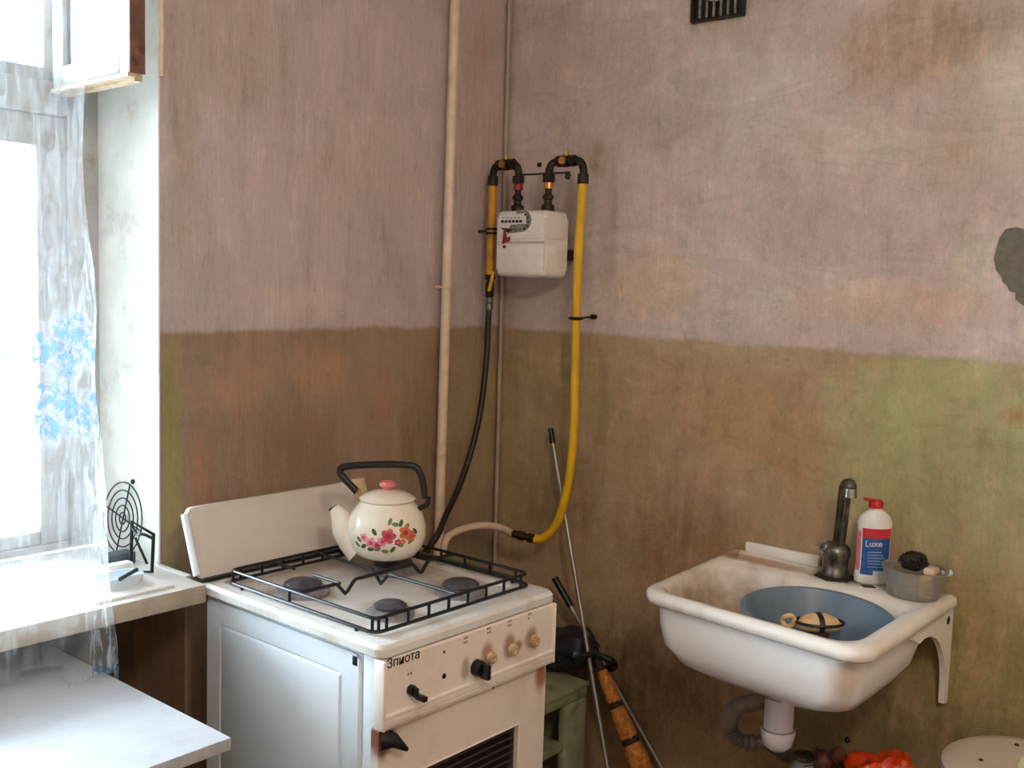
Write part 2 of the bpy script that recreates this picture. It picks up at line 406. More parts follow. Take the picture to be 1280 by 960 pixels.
rv = obj('reveal_lining', b, M_reveal, wb, smooth=False)
b = B()    # rough plaster bead on the corner
e0, e1 = 1.93, 2.36
tube(b, smooth_path([(WX1+.004+random.uniform(-.002, .002), YN-.001, e0+k*(e1-e0)/9) for k in range(10)], 3), .007, 8)
struct(obj('trim_1', b, M_pipe))

# window sill board
b = B(); box(b, WX0, 1.230, 1.85, 2.30, .836, .876, .005); box(b, 1.2295, WX1+.004, 1.93, 2.30, .836, .876, .003)
sl = struct(obj('window_sill', b, [M_sill, M_silledge]))
for f in sl.data.polygons:
    if f.normal.y < -.5 or f.normal.z < -.5: f.material_index = 1

# window frame (inner frame plane 2.30)
w = thing('window_1', 'x', 'x'); del w['label']; del w['category']; struct(w)
FY0, FY1 = 2.30, 2.37
b = B()
box(b, WX1-.075, WX1, FY0, FY1, WZ0, WZ1, .004); box(b, WX0, WX0+.075, FY0, FY1, WZ0, WZ1, .004)
box(b, WX0+.075, WX1-.075, FY0, FY1, WZ1-.07, WZ1, .004); box(b, WX0+.075, WX1-.075, FY0, FY1, WZ0, WZ0+.02, .004)
obj('window_frame', b, M_frame, w)
b = B(); box(b, WX0+.075, WX1-.075, FY0-.01, FY1, 1.853, 1.925, .006); obj('transom', b, M_frame, w)
b = B(); box(b, .41, .48, FY0-.01, FY1, WZ0+.02, WZ1-.07, .006); obj('mullion', b, M_frame, w)
for x0, x1 in ((.48, WX1-.075), (WX0+.075, .41)):
    z0, z1 = WZ0+.02, 1.853
    b = B()
    s = .068
    box(b, x0, x0+s, FY0+.006, FY1-.01, z0, z1, .004); box(b, x1-s, x1, FY0+.006, FY1-.01, z0, z1, .004)
    box(b, x0+s, x1-s, FY0+.006, FY1-.01, z0, z0+.03, .004); box(b, x0+s, x1-s, FY0+.006, FY1-.01, z1-s, z1, .004)
    sh = obj('casement', b, M_frame, w)
    b = B(); box(b, x0+s, x1-s, FY0+.03, FY0+.034, z0+.03, z1-s); obj('pane', b, M_glass, sh, smooth=False)
# upper lights: outer glazing, inner right vent sash stands open
for x0, x1 in ((.48, WX1-.075), (WX0+.075, .41)):
    z0, z1 = 1.925, WZ1-.07; s = .035
    b = B()
    box(b, x0, x0+s, FY0+.035, FY1, z0, z1, .003); box(b, x1-s, x1, FY0+.035, FY1, z0, z1, .003)
    box(b, x0+s, x1-s, FY0+.035, FY1, z0, z0+s, .003); box(b, x0+s, x1-s, FY0+.035, FY1, z1-s, z1, .003)
    sh = obj('upper_casement', b, M_frame, w)
    b = B(); box(b, x0+s, x1-s, FY0+.05, FY0+.054, z0+s, z1-s); obj('pane', b, M_glass, sh, smooth=False)
# open vent sash
ZB = 1.90
hinge = at(66, 112, 'y', 2.285); free = at(163, 90, 'z', hinge.z)
d2 = Vector((free.x-hinge.x, free.y-hinge.y)); LS = d2.length; ang = math.atan2(d2.y, d2.x)
vs = thing('vent_sash', 'small open casement vent hanging inward at the top of the window', 'window sash')
def sash_box(bm, u0, u1, v0, v1, z0, z1, bev=.003): box(bm, u0, u1, v0, v1, z0, z1, bev)
zt = hinge.z+.42
def place(o):
    o.rotation_euler = (0, 0, ang); o.location = (hinge.x, hinge.y, 0); return o
z0 = hinge.z
b = B()
for a in ((0, .05, 0, .028, z0, zt), (LS-.045, LS-.002, 0, .028, z0, zt), (.05, LS-.045, 0, .028, z0, z0+.045), (.05, LS-.045, 0, .028, zt-.05, zt)): sash_box(b, *a)
vs.location = (hinge.x, hinge.y, z0); vs.rotation_euler = (0, 0, ang)
def vp(o): o.location = (0, 0, -z0); o.parent = vs; return o
vp(obj('sash_frame', b, M_frame))
b = B(); box(b, LS-.002, LS+.002, -.002, .030, z0, zt); vp(obj('end_grain_edge', b, M_rawwood, smooth=False))
b = B(); box(b, .0, LS, -.006, .012, z0-.008, z0-.0005); box(b, .0, LS-.01, .014, .030, z0-.014, z0-.0005); vp(obj('drip_strip', b, M_palewood, smooth=False))
b = B(); box(b, .05, LS-.045, .010, .013, z0+.045, zt-.05); vp(obj('pane', b, M_sashglass, smooth=False))

# bare cement patch on the right wall
pc = [(1246, 312), (1243, 322), (1246, 338), (1252, 345), (1254, 352), (1260, 358), (1262, 364), (1270, 366), (1270, 374), (1280, 382), (1292, 380), (1300, 360), (1304, 330), (1298, 300), (1285, 288), (1272, 284), (1258, 286), (1250, 297)]
b = B(); prism(b, [(E_(x, y).y, E_(x, y).z) for x, y in pc], 'x', XE-.004, XE+.002); obj('bare_patch', b, M_patch, wr, smooth=False)
b = B(); c = at(675, 206, 'x', XE); box(b, XE-.006, XE+.001, c.y-.006, c.y+.006, c.z-.006, c.z+.006, .002); obj('plugged_hole', b, M_black, wr)
# dado paint lip (slightly proud line of the lower coat), right wall
# ------------------------------------------------------------------ vent grille at the top
a, c = at(868, 25, 'x', XE), at(930, 20, 'x', XE)
y1, y0 = a.y, c.y; zb = (a.z+c.z)/2; ztv = zb+.17
vg = thing('air_vent', 'dark cast iron air vent grille high on the right wall', 'vent')
b = B(); box(b, XE-.003, XE+.001, y0, y1, zb, ztv); obj('vent_backing', b, M_black, vg, smooth=False)
b = B()
loft(b, [[(x, yy, z) for yy, z in rrect(y0-.006+e, y1+.004-e, zb-.006+e, ztv+.006-e, .003, 2)] for x, e in ((XE-.003, 0), (XE-.014, 0), (XE-.014, .005), (XE-.003, .005))], closed=True)
obj('vent_frame', b, M_wool, vg)
nb = 6
for k in range(nb):
    yy = y0+(k+1)*(y1-y0)/(nb+1)
    b = B(); box(b, XE-.012, XE-.004, yy-.0022, yy+.0022, zb+.003, ztv-.003, .001); obj('bar', b, M_dial, vg)
b = B(); cy, cz = (y0+y1)/2, (zb+ztv)/2
tube(b, [(XE-.014, cy+.045*math.cos(t*PI/16), cz+.045*math.sin(t*PI/16)) for t in range(32)], .0035, 8, closed=True); obj('ring', b, M_dial, vg)
rebase(vg, (XE, cy, zb))

# ------------------------------------------------------------------ pipes near the corner
rt_ = at(569, 0, 'y', 2.01); rb_ = at(549, 660, 'y', 2.01); dirv = (rb_-rt_)/(rb_.z-rt_.z)
P = lambda z: rt_+dirv*(z-rt_.z)
rp = thing('gas_riser_pipe', 'cream painted vertical pipe running down the back wall beside the corner', 'pipe')
b = B(); tube(b, [P(HC-.01), P(1.6), P(.9), P(.3), P(.005)], .0135, 20); obj('pipe', b, M_pipe, rp)
for z in (1.5,): 
    b = B(); q = P(z); 
    tube(b, [(q.x+.0155*math.cos(t*PI/8), q.y+.0155*math.sin(t*PI/8), z-3.4+3.4) for t in range(16)], .0025, 6, closed=True); cyl(b, (q.x, q.y+.014, z), (q.x, YN, z), .004); o = obj('pipe_clamp', b, M_pipe, rp)
rebase(rp, P(0.005))
cpx = at(637, 0, 'y', 2.036); cpb = at(621, 600, 'y', 2.036)
dd = (cpb-cpx)/(cpb.z-cpx.z); Q = lambda z: cpx+dd*(z-cpx.z)
b = B(); tube(b, [Q(HC-.01), Q(2.2), Q(1.5), Q(.9), Q(.45)], .0065, 10)
tag(obj('corner_conduit', b, M_bead), 'thin wall-coloured tube running down the very corner of the room', 'pipe')

# gas meter group ----------------------------------------------------------
XM = 2.25
gm = thing('gas_meter', 'white boxy gas meter with sticker hung on the right wall beside the corner', 'gas meter')
MX0, MX1, MY0, MY1, MZ0, MZ1 = 2.20, 2.305, 1.758, 1.93, 1.535, 1.714
b = B(); zm = (MZ0+MZ1)/2+.004
box(b, MX0, MX1, MY0, MY1, MZ0, zm-.0008, .014, 3); box(b, MX0, MX1, MY0, MY1, zm+.0008, MZ1, .014, 3)
box(b, MX0+.002, MX1-.002, MY0+.002, MY1-.002, MZ0+.02, MZ1-.02)
obj('meter_body', b, M_meter, gm)
b = B(); box(b, MX0-.0016, MX0+.003, MY0+.004, MY1-.004, zm-.0012, zm+.0012); obj('seam', b, M_meterline, gm, smooth=False)
for ya_ in (MY0+.03, MY1-.06):
    b = B(); box(b, MX1, XE, ya_, ya_+.03, MZ0+.05, MZ0+.08); obj('wall_bracket', b, M_darkmetal, gm)
# sticker, counter, seal on the front face (front faces -x; y decreases to the right)
sx = MX0-.0012
b = B(); prism(b, [(MY1-.012, MZ1-.012), (MY1-.104, MZ1-.008), (MY1-.108, MZ1-.036), (MY1-.012, MZ1-.040)], 'x', sx, MX0+.004); obj('sticker', b, M_sticker, gm, smooth=False)
b = B()
pts = [(MY1-.098+.030*math.cos(t)*.95, MZ1-.032+.034*math.sin(t)) for t in [PI*.5-k*PI*1.05/12 for k in range(13)]] if False else None
cy, cz = MY1-.088, MZ1-.024
arc = []
for k in range(15):
    t = PI*.62 - k*PI*1.05/14
    arc.append((cy-.036*math.cos(t), cz-.004+.030*math.sin(t)))
arc += [(MY1-.040, MZ1-.062), (MY1-.050, MZ1-.044)]
prism(b, arc, 'x', MX0-.0009, MX0+.004); obj('dial_window', b, M_dial, gm, smooth=False)
b = B()
for k in range(6):
    yy = MY1-.018-k*.013; box(b, sx-.0005, sx, yy-.010, yy, MZ1-.033, MZ1-.026)
for k in range(5):
    yy = MY1-.022-k*.014; box(b, sx-.0005, sx, yy-.007, yy, MZ1-.021, MZ1-.019)
for k in range(5):
    t = PI*.3-k*.5; box(b, sx-.0008, sx+.0003, cy-.026*math.cos(t)-.0035, cy-.026*math.cos(t)+.0035, cz-.006+.022*math.sin(t)-.0025, cz-.006+.022*math.sin(t)+.0025)
prism(b, [(MY1-.016, MZ1-.046), (MY1-.062, MZ1-.050), (MY1-.044, MZ1-.060), (MY1-.030, MZ1-.054)], 'x', sx-.0005, sx+.001)
obj('printed_digits', b, M_ink, gm, smooth=False)['kind'] = 'stuff'
b = B(); prism(b, [(MY1-.030, MZ1-.052), (MY1-.036, MZ1-.052), (MY1-.040, MZ1-.074), (MY1-.052, MZ1-.070), (MY1-.048, MZ1-.082), (MY1-.026, MZ1-.090), (MY1-.028, MZ1-.076)], 'x', MX0-.004, MX0+.002)
box(b, MX0-.003, MX0+.001, MY1-.036, MY1-.028, MZ1-.102, MZ1-.094); obj('red_seal', b, M_darkred, gm)['label'] = 'dark red seal below the sticker'
yA, yB = at(648, 225, 'x', XM).y, at(686, 225, 'x', XM).y
for i, yy in enumerate((yA, yB)):
    b = B(); lathe(b, [(.0, 0), (.018, 0), (.018, .016), (.011, .02), (.011, .03), (.015, .034), (.015, .042), (.009, .048), (.009, .070)], (XM, yy, MZ1), 12); obj('union_nut', b, M_darkmetal, gm)
    b = B(); lathe(b, [(.0, 0), (.014, 0), (.014, .016), (0, .016)], (XM, yy, MZ1+.060), 10); obj('gasket_collar', b, M_brass if i else M_darkred, gm)
rebase(gm, ((MX0+MX1)/2, (MY0+MY1)/2, MZ0))
# valve assemblies (left and right): elbow, tap, elbow
ZT = 1.842
yL, yR = at(614, 300, 'x', XM).y, at(726, 300, 'x', XM).y
def valve(label, ya, yb, zlow_b):
    t = thing('gas_tap', label, 'valve')
    b = B(); pts = smooth_path([(XM, ya, MZ1+.078), (XM, ya, ZT-.02), (XM, ya+(yb-ya)*.12, ZT), (XM, ya+(yb-ya)*.5, ZT+.003), (XM, ya+(yb-ya)*.88, ZT), (XM, yb, ZT-.022), (XM, yb, zlow_b)], 6)
    tube(b, pts, .0105, 14); obj('elbow_pipe', b, M_darkmetal, t)
    ym = (ya+yb)/2
    b = B()
    for k, (o0, o1, r) in enumerate(((-.030, -.016, .0155), (-.010, .010, .016), (.016, .030, .0155))): cyl(b, (XM, ym+o0, ZT+.003), (XM, ym+o1, ZT+.003), r, seg=8)
    obj('tap_body', b, M_darkmetal, t)
    b = B(); cyl(b, (XM-.022, ym, ZT+.003), (XM-.010, ym, ZT+.003), .010); cyl(b, (XM, ym-.003, ZT+.01), (XM, ym+.003, ZT+.028), .006); obj('brass_stem', b, M_brass, t)
    b = B(); cyl(b, (XM, ya, MZ1+.078), (XM, ya, MZ1+.098), .0165, seg=8); obj('lock_nut', b, M_darkmetal, t)
    b = B(); cyl(b, (XM, yb, zlow_b-.004), (XM, yb, zlow_b+.022), .0155, seg=10); obj('end_sleeve', b, M_darkmetal, t)
    rebase(t, (XM, ya, MZ1+.078)); return t
zl = 1.793
valve('dark gas tap on brass stem above the left of the white meter', yA, yL, zl)
valve('dark gas tap on brass stem above the right of the white meter', yB, yR, zl-.006)
# steel strap between the two unions
b = B(); box(b, XM-.004, XM+.004, at(712, 224, 'x', XM).y, yA, MZ1+.0985, MZ1+.103); 
c = at(709, 228, 'x', XM); cyl(b, (XM, c.y-.004, MZ1+.097), (XM, c.y+.002, MZ1+.085), .007)
tag(obj('support_strap', b, M_darkmetal), 'thin rusty strap bridging the two pipes above the white meter', 'bracket')
# left old yellow pipe with clamp and flexible black hose
gp = thing('old_gas_pipe', 'short dull yellow pipe left of the white meter leading to a black hose', 'pipe')
zEnd = at(612, 345, 'x', XM).z
b = B(); tube(b, [(XM, yL, zl-.005), (XM, yL, zEnd)], .0125, 16); obj('pipe', b, M_yellowold, gp)
c = at(612, 289, 'x', XM).z
b = B(); cyl(b, (XM, yL, c-.009), (XM, yL, c-.003), .016); cyl(b, (XM, yL, c+.003), (XM, yL, c+.009), .016); tube(b, [(XM, yL+.014, c), (XM+.01, YN, c)], .004, 8); obj('clamp', b, M_darkmetal, gp)
b = B(); z1, z2 = zEnd+.004, at(611, 372, 'x', XM).z
lathe(b, [(0, z1), (.015, z1), (.015, z1-.014), (.009, z1-.018), (.013, z1-.024), (.013, z2+.006), (.009, z2), (0, z2)], (XM, yL, 0), 10); obj('shut_off_valve', b, M_darkmetal, gp)
b = B(); tube(b, smooth_path([(XM-.012, yL-.008, z2+.02), (XM-.018, yL-.022, zEnd-.012), (XM-.016, yL-.026, zEnd+.012)], 4), .005, 8); obj('lever', b, M_yellow, gp)
rebase(gp, (XM, yL, z2))
bh = thing('black_gas_hose', 'black rubber hose curving down from the meter to behind the stove', 'hose')
h0 = at(611, 373, 'x', XM); h0.y = yL
hs = [(XM, yL, z2-.028), (XM-.002, yL, z2-.06)] + [at(*q) for q in ((608, 450, 'x', 2.24), (601, 510, 'x', 2.215), (590, 560, 'x', 2.18), (574, 608, 'x', 2.12), (557, 645, 'x', 2.04), (543, 675, 'x', 1.965))] + [Vector((1.92, 1.985, .72))]
b = B(); tube(b, smooth_path(hs, 8), .0085, 14); obj('hose', b, M_rubber, bh)
b = B(); lathe(b, [(0, z2), (.0105, z2), (.0105, z2-.012), (.0085, z2-.014), (.0115, z2-.017), (.0115, z2-.034), (.0085, z2-.036), (.0085, z2-.05), (0, z2-.05)], (XM, yL, 0), 14); obj('ferrule', b, M_dullchrome, bh)
rebase(bh, (1.92, 1.985, .72))
# right yellow hose with clamp, ends in a fitting low in the corner
yh = thing('yellow_gas_hose', 'bright yellow hose hanging beside the meter and curling left at its foot', 'hose')
pts = [Vector((XM, yR, zl-.006))] + [at(*q) for q in ((724, 300, 'x', 2.255), (720, 400, 'x', 2.27), (718.5, 480, 'x', 2.275), (716.5, 550, 'x', 2.275), (710, 605, 'x', 2.275), (698, 650, 'x', 2.27), (681, 671, 'x', 2.26), (664, 674, 'x', 2.25))]
b = B(); tube(b, smooth_path(pts, 8), .0118, 18); obj('hose', b, M_yellow, yh)
fa, fb = at(668, 674, 'x', 2.2505), at(641, 667, 'x', 2.23)
b = B(); dv = (fb-fa)
for t0, t1, r in ((0, .28, .0135), (.28, .5, .010), (.5, .72, .014), (.72, 1, .011)): cyl(b, fa+dv*t0, fa+dv*t1, r, seg=10)
obj('end_fitting', b, M_darkmetal, yh)
c = at(720, 398, 'x', 2.27)
b = B(); tube(b, [(c.x+.017*math.cos(t*PI/10), c.y+.017*math.sin(t*PI/10), c.z) for t in range(20)], .0042, 8, closed=True)
s = at(743, 396, 'x', XE-.004); tube(b, [(c.x+.004, c.y-.015, c.z), (s.x-.03, s.y+.008, s.z-.002), s], .003, 8); cyl(b, (s.x-.012, s.y, s.z), (XE, s.y, s.z), .007)
obj('wall_clamp', b, M_darkmetal, yh)
rebase(yh, fa)
# painted branch pipe behind the stove
bp = [at(549, 700, 'y', 2.0)]; q = P(.80)
bpts = [Vector((q.x+.012, q.y-.006, .69)), at(556, 678, 'y', 1.99), at(572, 664, 'y', 1.985), at(600, 657, 'y', 1.975), at(622, 659, 'x', 2.245)]
bpts.append(fb)
b = B(); tube(b, smooth_path(bpts, 8), .0105, 14)
tag(obj('branch_pipe', b, M_pipe), 'cream painted bent pipe low behind the stove meeting the yellow hose', 'pipe')

# ================================================================== stove
SX0, SX1, SY0, SY1 = 1.246, 1.732, 1.345, 1.885
st = thing('gas_stove', 'old white enamelled four-burner gas stove with raised lid', 'stove')
pan_y = 1.322
def FP(px, py, y=pan_y): return at(px, py, 'y', y)
stubs = [FP(613, 820), FP(640, 810), FP(667, 800)]
spots = [((p.x-.008, p.y, p.z+.006), (.017, .1, .024), (140, 84, 40), .75) for p in stubs] + [((stubs[1].x+.02, pan_y, stubs[1].z), (.012, .1, .01), (150, 100, 50), .8)]
spots += [((FP(582, 836).x, pan_y, FP(582, 836).z), (.012, .1, .02), (130, 100, 76), .6), ((FP(500, 905).x, pan_y, FP(500, 908).z), (.06, .1, .012), (170, 120, 84), .4)]
M_panel = enamel_mat('control_panel_enamel', (234, 222, 212), spots, .4, (186, 160, 136), .35, 7)
d0 = FP(479, 915, 1.33); d1 = FP(678, 845, 1.33)
M_door = enamel_mat('door_enamel', (234, 222, 210), [(d0, (.03, .1, .05), (124, 66, 38), .95), (d1, (.018, .1, .03), (150, 84, 52), .9)], .35, (190, 168, 146), .25, 7)
M_side = enamel_mat('side_enamel', (226, 234, 240), [], .4, (190, 186, 178), .25, 5)
M_top = enamel_mat('hob_enamel', (222, 220, 216), [((1.37, 1.71, .86), (.06, .06, .05), (150, 124, 90), .6), ((1.67, 1.76, .85), (.13, .10, .05), (150, 128, 96), .7),
                   ((1.42, 1.52, .85), (.06, .05, .05), (168, 150, 124), .6), ((1.66, 1.52, .85), (.09, .05, .05), (180, 140, 112), .5), ((1.54, 1.85, .85), (.2, .05, .05), (156, 130, 98), .6)], .22, (170, 146, 112), .55, 9)
M_lid = enamel_mat('lid_enamel', (212, 202, 192), [], .35, (186, 160, 136), .3, 6)
# body with embossed side panel
b = B(); box(b, SX0+.006, SX1-.004, SY0+.045, SY1-.005, .06, .847, .004)
obj('body', b, M_side, st)
b = B()
def ring_panel(bm, x, y0, y1, z0, z1, w, dep):
    L0 = [(x, a, c) for a, c in rrect(y0, y1, z0, z1, .012, 3)]
    L1 = [(x-dep, a, c) for a, c in rrect(y0, y1, z0, z1, .012, 3)]
    L2 = [(x-dep, a, c) for a, c in rrect(y0+w, y1-w, z0+w, z1-w, .008, 3)]
    L3 = [(x-dep+.003, a, c) for a, c in rrect(y0+w+.003, y1-w-.003, z0+w+.003, z1-w-.003, .006, 3)]
    L4 = [(x-dep, a, c) for a, c in rrect(y0+w+.008, y1-w-.008, z0+w+.008, z1-w-.008, .005, 3)]
    loft(bm, [L0, L1, L2, L3, L4], cap0=False, cap1=True)
ring_panel(b, SX0+.006, 1.395, SY1-.012, .08, .838, .045, .006)
obj('side_panel', b, M_side, st)
b = B(); box(b, SX0+.004, SX0+.02, SY0+.005, SY0+.043, .06, .842, .004); obj('corner_post', b, M_side, st)
b = B(); box(b, SX1-.02, SX1-.004, SY0+.005, SY0+.043, .06, .842, .004); obj('corner_post', b, M_side, st)
b = B(); box(b, SX0-.001, SX0+.006, 1.398, 1.412, .815, .834, .002); obj('side_slot', b, M_black, st)
# hob: rim with pressed-in tray
hx0, hx1, hy0, hy1 = 1.234, 1.738, 1.322, 1.892
b = B()
def RL(x0, x1, y0, y1, r, z): return [(x, y, z) for x, y in rrect(x0, x1, y0, y1, r, 5)]
loft(b, [RL(hx0+.004, hx1-.004, hy0+.004, hy1-.004, .02, .848), RL(hx0, hx1, hy0, hy1, .022, .851), RL(hx0, hx1, hy0, hy1, .022, .865), RL(hx0+.006, hx1-.006, hy0+.006, hy1-.006, .02, .872),
         RL(hx0+.030, hx1-.024, hy0+.045, hy1-.035, .03, .874), RL(hx0+.040, hx1-.034, hy0+.056, hy1-.045, .028, .8605), RL(hx0+.20, hx1-.20, hy0+.25, hy1-.25, .02, .858)], cap0=True, cap1=True)
obj('hob', b, M_top, st)
for bx, by, r in ((1.368, 1.708, .044), (1.398, 1.475, .037), (1.605, 1.478, .044), (1.622, 1.705, .048)):
    b = B(); lathe(b, [(0, .859), (r+.012, .859), (r+.012, .867), (r, .874), (r-.01, .875), (0, .875)], (bx, by, 0), 28); o = obj('burner', b, M_burnring, st)
    b = B(); lathe(b, [(0, .875), (r-.006, .875), (r-.004, .881), (r-.012, .886), (0, .887)], (bx, by, 0), 28); c = obj('burner_cap', b, M_burner, o)
# wire grate
gx0, gx1, gy0, gy1 = 1.262, 1.706, 1.370, 1.822
zl0, zu = .8805, .905
gr = thing('pan_support', 'black wire pan support frame over the four burners', 'stove grate')
b = B(); R0 = [(x, y, zl0) for x, y in rrect(gx0, gx1, gy0, gy1, .02, 4)]
tube(b, R0, .0038, 8, closed=True)
obj('lower_rail', b, M_grate, gr)
b = B(); R1 = [(x, y, zu) for x, y in rrect(gx0+.004, gx1-.004, gy0+.004, gy1-.004, .015, 4)]; tube(b, R1, .0036, 8, closed=True); obj('upper_rail', b, M_grate, gr)
posts = []
for k in range(8):
    posts += [(gx0+.03+k*(gx1-gx0-.06)/7, gy0+.002), (gx0+.03+k*(gx1-gx0-.06)/7, gy1-.002)]
for k in range(6): posts += [(gx1-.002, gy0+.04+k*(gy1-gy0-.08)/5)]
for x, y in posts + [(gx0+.004, gy0+.012), (gx0+.012, gy0+.004), (gx0+.004, gy1-.012), (gx0+.002, gy0+.25)]:
    b = B(); cyl(b, (x, y, zl0), (x, y, zu), .0032, seg=8); obj('post', b, M_grate, gr)
ymid = 1.592
def wavy(p0, p1, dips):
    pts = []; p0 = Vector(p0); p1 = Vector(p1); n = 60
    for i in range(n+1):
        t = i/n; q = p0.lerp(p1, t); d = 0
        for c in dips: d = max(d, max(0, 1-abs(t-c)/.055))
        pts.append(q-Vector((0, 0, d*.026)))
    return pts
b = B(); tube(b, wavy((gx0+.004, ymid, zu), (gx1-.004, ymid, zu), (.27, .76)), .004, 8); obj('cross_bar', b, M_grate, gr)
b = B(); tube(b, wavy((1.484, gy0+.004, zu), (1.484, gy1-.004, zu), (.5,)), .0036, 8); obj('cross_bar', b, M_grate, gr)
for bx, by in ((1.368, 1.708), (1.622, 1.705)):
    b = B(); tube(b, [(bx, by+.03, zu), (bx, gy1-.004, zu)], .0034, 8); obj('finger', b, M_grate, gr)
    b = B(); tube(b, [(bx, ymid, zu), (bx, by-.03, zu)], .0034, 8); obj('finger', b, M_grate, gr)
rebase(gr, ((gx0+gx1)/2, (gy0+gy1)/2, zl0))
for c in [c for c in gr.children]: pass
for x, y in ((gx0, gy0+.05), (gx1, gy0+.05), (gx0, gy1-.05), (gx1, gy1-.05)):
    b = B(); cyl(b, (x-gr.location.x, y-gr.location.y, -.0075), (x-gr.location.x, y-gr.location.y, 0), .004, seg=8); obj('foot', b, M_grate, gr)
b = B(); box(b, gx1+.008, hx1-.004, 1.43, 1.82, .875, .880, .002); obj('edge_strip', b, M_green_dark, st)['label'] = 'dark green strip along the right rim'
# lid leaning back
lt = at(231, 640, 'y', 2.025); 
b = B()
zl_, ztp = .874, 1.018
lv = []
vs_ = prism(b, rrect(1.232, 1.716, zl_, ztp, .018, 4), 'y', 1.880, 1.892)
for v in vs_: v.co.y += (v.co.z-zl_)*.45; v.co.x += (v.co.z-zl_)*.06
o = obj('lid', b, M_lid, st)
b = B(); tube(b, [(1.230, 1.886, zl_+.012), (1.238, 1.886+.45*(ztp-zl_-.012), ztp-.012)], .0085, 10); obj('lid_edge', b, M_side, st)
b = B(); box(b, 1.235, 1.725, 1.868, 1.880, .8735, .881, .002); obj('hinge_bar', b, M_black, st)
b = B(); vs_ = prism(b, [(1.690, .88), (1.728, .88), (1.732, 1.024), (1.694, 1.024)], 'y', 1.872, 1.8795)
for v in vs_: v.co.y += (v.co.z-zl_)*.45; v.co.x += (v.co.z-zl_)*.06
obj('lid_flange', b, M_palewood, st)
# control panel with ribbed foot
b = B()
pz0, pz1 = .7165, .8465
prof = [(1.345, pz1), (1.326, pz1), (pan_y, pz1-.004), (pan_y, .746), (1.317, .743), (1.317, .7385), (1.321, .7365), (1.317, .7345), (1.317, .7285), (1.321, .7265), (1.317, .7245), (1.319, .7175), (1.323, pz0), (1.345, pz0)]
prism(b, prof, 'x', 1.240, 1.729); o = obj('control_panel', b, M_panel, st, smooth=True, angle=30)
for x in (1.240, 1.729):
    b = B(); box(b, x-.003, x+.003, 1.316, 1.345, pz0, pz1, .0028, 3); obj('panel_end_cap', b, M_panel, st)
def knob(px, py, r, h, mat, name='knob', grip=True):
    p = FP(px, py)
    b = B(); lathe(b, [(0, 0), (r, 0), (r, h*.35), (r*.85, h*.5), (0, h*.5)], (p.x, p.y, p.z), 20, axis='y')
    for v in b.verts: v.co.y = 2*p.y-v.co.y
    if grip: box(b, p.x-r*.3, p.x+r*.3, p.y-h, p.y-h*.4, p.z-r*1.05, p.z+r*.75, r*.12)
    return obj(name, b, mat, st)
k = knob(513, 862, .010, .02, M_black)
p = FP(516, 868); b = B(); box(b, p.x-.001, p.x+.010, p.y-.03, p.y-.006, p.z-.008, p.z+.002, .002); obj('knob_pointer', b, M_black, k)
knob(595, 834, .0165, .036, M_black)
for px, py in ((613, 822), (640, 812), (667, 801)):
    p = FP(px, py); b = B()
    lathe(b, [(0, 0), (.0135, 0), (.0135, .003), (.011, .005), (.0108, .009), (.007, .010), (.004, .007), (0, .007)], (p.x, p.y, p.z), 20, axis='y')
    for v in b.verts: v.co.y = 2*p.y-v.co.y
    obj('bare_knob_collar', b, simple('stained_collar', (196, 166, 128), .5, var=.2, scale=60, dirt=(120, 74, 40), dirt_amt=.7, dirt_scale=50), st)
for px, py, r in ((555, 845, .0052), (555, 815, .0028)):
    b = B(); p = FP(px, py); cyl(b, (p.x, pan_y-.0008, p.z), (p.x, pan_y+.001, p.z), r, seg=16); obj('igniter_hole', b, M_black, st)
b = B()
for px, py, n in ((582, 800, 4), (611, 788, 4), (637, 779, 4), (662, 770, 3), (512, 845, 2)):
    p = FP(px, py); s = .0021
    for i, (dx, dz) in enumerate(((-1, 1), (1, 1), (-1, -1), (1, -1))[:n]):
        x, z = p.x+dx*.0033, p.z+dz*.0042
        prism(b, [(x-s, z-s), (x+s, z-s), (x+s, z+s), (x-s, z+s)], 'y', pan_y-.0005, pan_y+.001)
obj('burner_symbols', b, M_dial, st, smooth=False)['kind'] = 'stuff'
p = FP(483, 835)
M4 = Matrix.Translation((p.x, pan_y-.0006, p.z-.002)) @ Matrix.Rotation(PI/2, 4, 'X')
lettering('Зпиота', .0245, M4, M_ink, st, 'lettering')
# oven door
dz1, dz0, dy0 = .7145, .30, 1.334
wx0, wx1, wz0, wz1 = 1.315, 1.636, .37, .603
b = B()
L = lambda x0, x1, z0, z1, r, y: [(x, y, z) for x, z in rrect(x0, x1, z0, z1, r, 4)]
loft(b, [L(1.246, 1.728, dz0, dz1, .008, dy0+.024), L(1.246, 1.728, dz0, dz1, .008, dy0+.004), L(1.250, 1.724, dz0+.004, dz1-.004, .006, dy0),
         L(wx0-.004, wx1+.004, wz0-.004, wz1+.004, .003, dy0), L(wx0-.002, wx1+.002, wz0-.002, wz1+.002, .003, dy0-.003), L(wx0, wx1, wz0, wz1, .002, dy0-.001), L(wx0, wx1, wz0, wz1, .002, dy0+.010)], cap0=True)
dr = obj('oven_door', b, M_door, st)
b = B(); box(b, wx0, wx1, dy0+.010, dy0+.014, wz0, wz1); obj('oven_window', b, simple('dark_oven_glass', (34, 26, 28), .12, var=.2), dr, smooth=False)
b = B()
for k in range(14): box(b, wx0+.002, wx1-.002, dy0+.0085, dy0+.0099, wz1-.012-k*.0162, wz1-.0085-k*.0162)
obj('window_stripes', b, simple('stripe_print', (74, 60, 62), .3), dr, smooth=False)
p0 = FP(472, 926, dy0); p1 = FP(509, 937, dy0-.03)
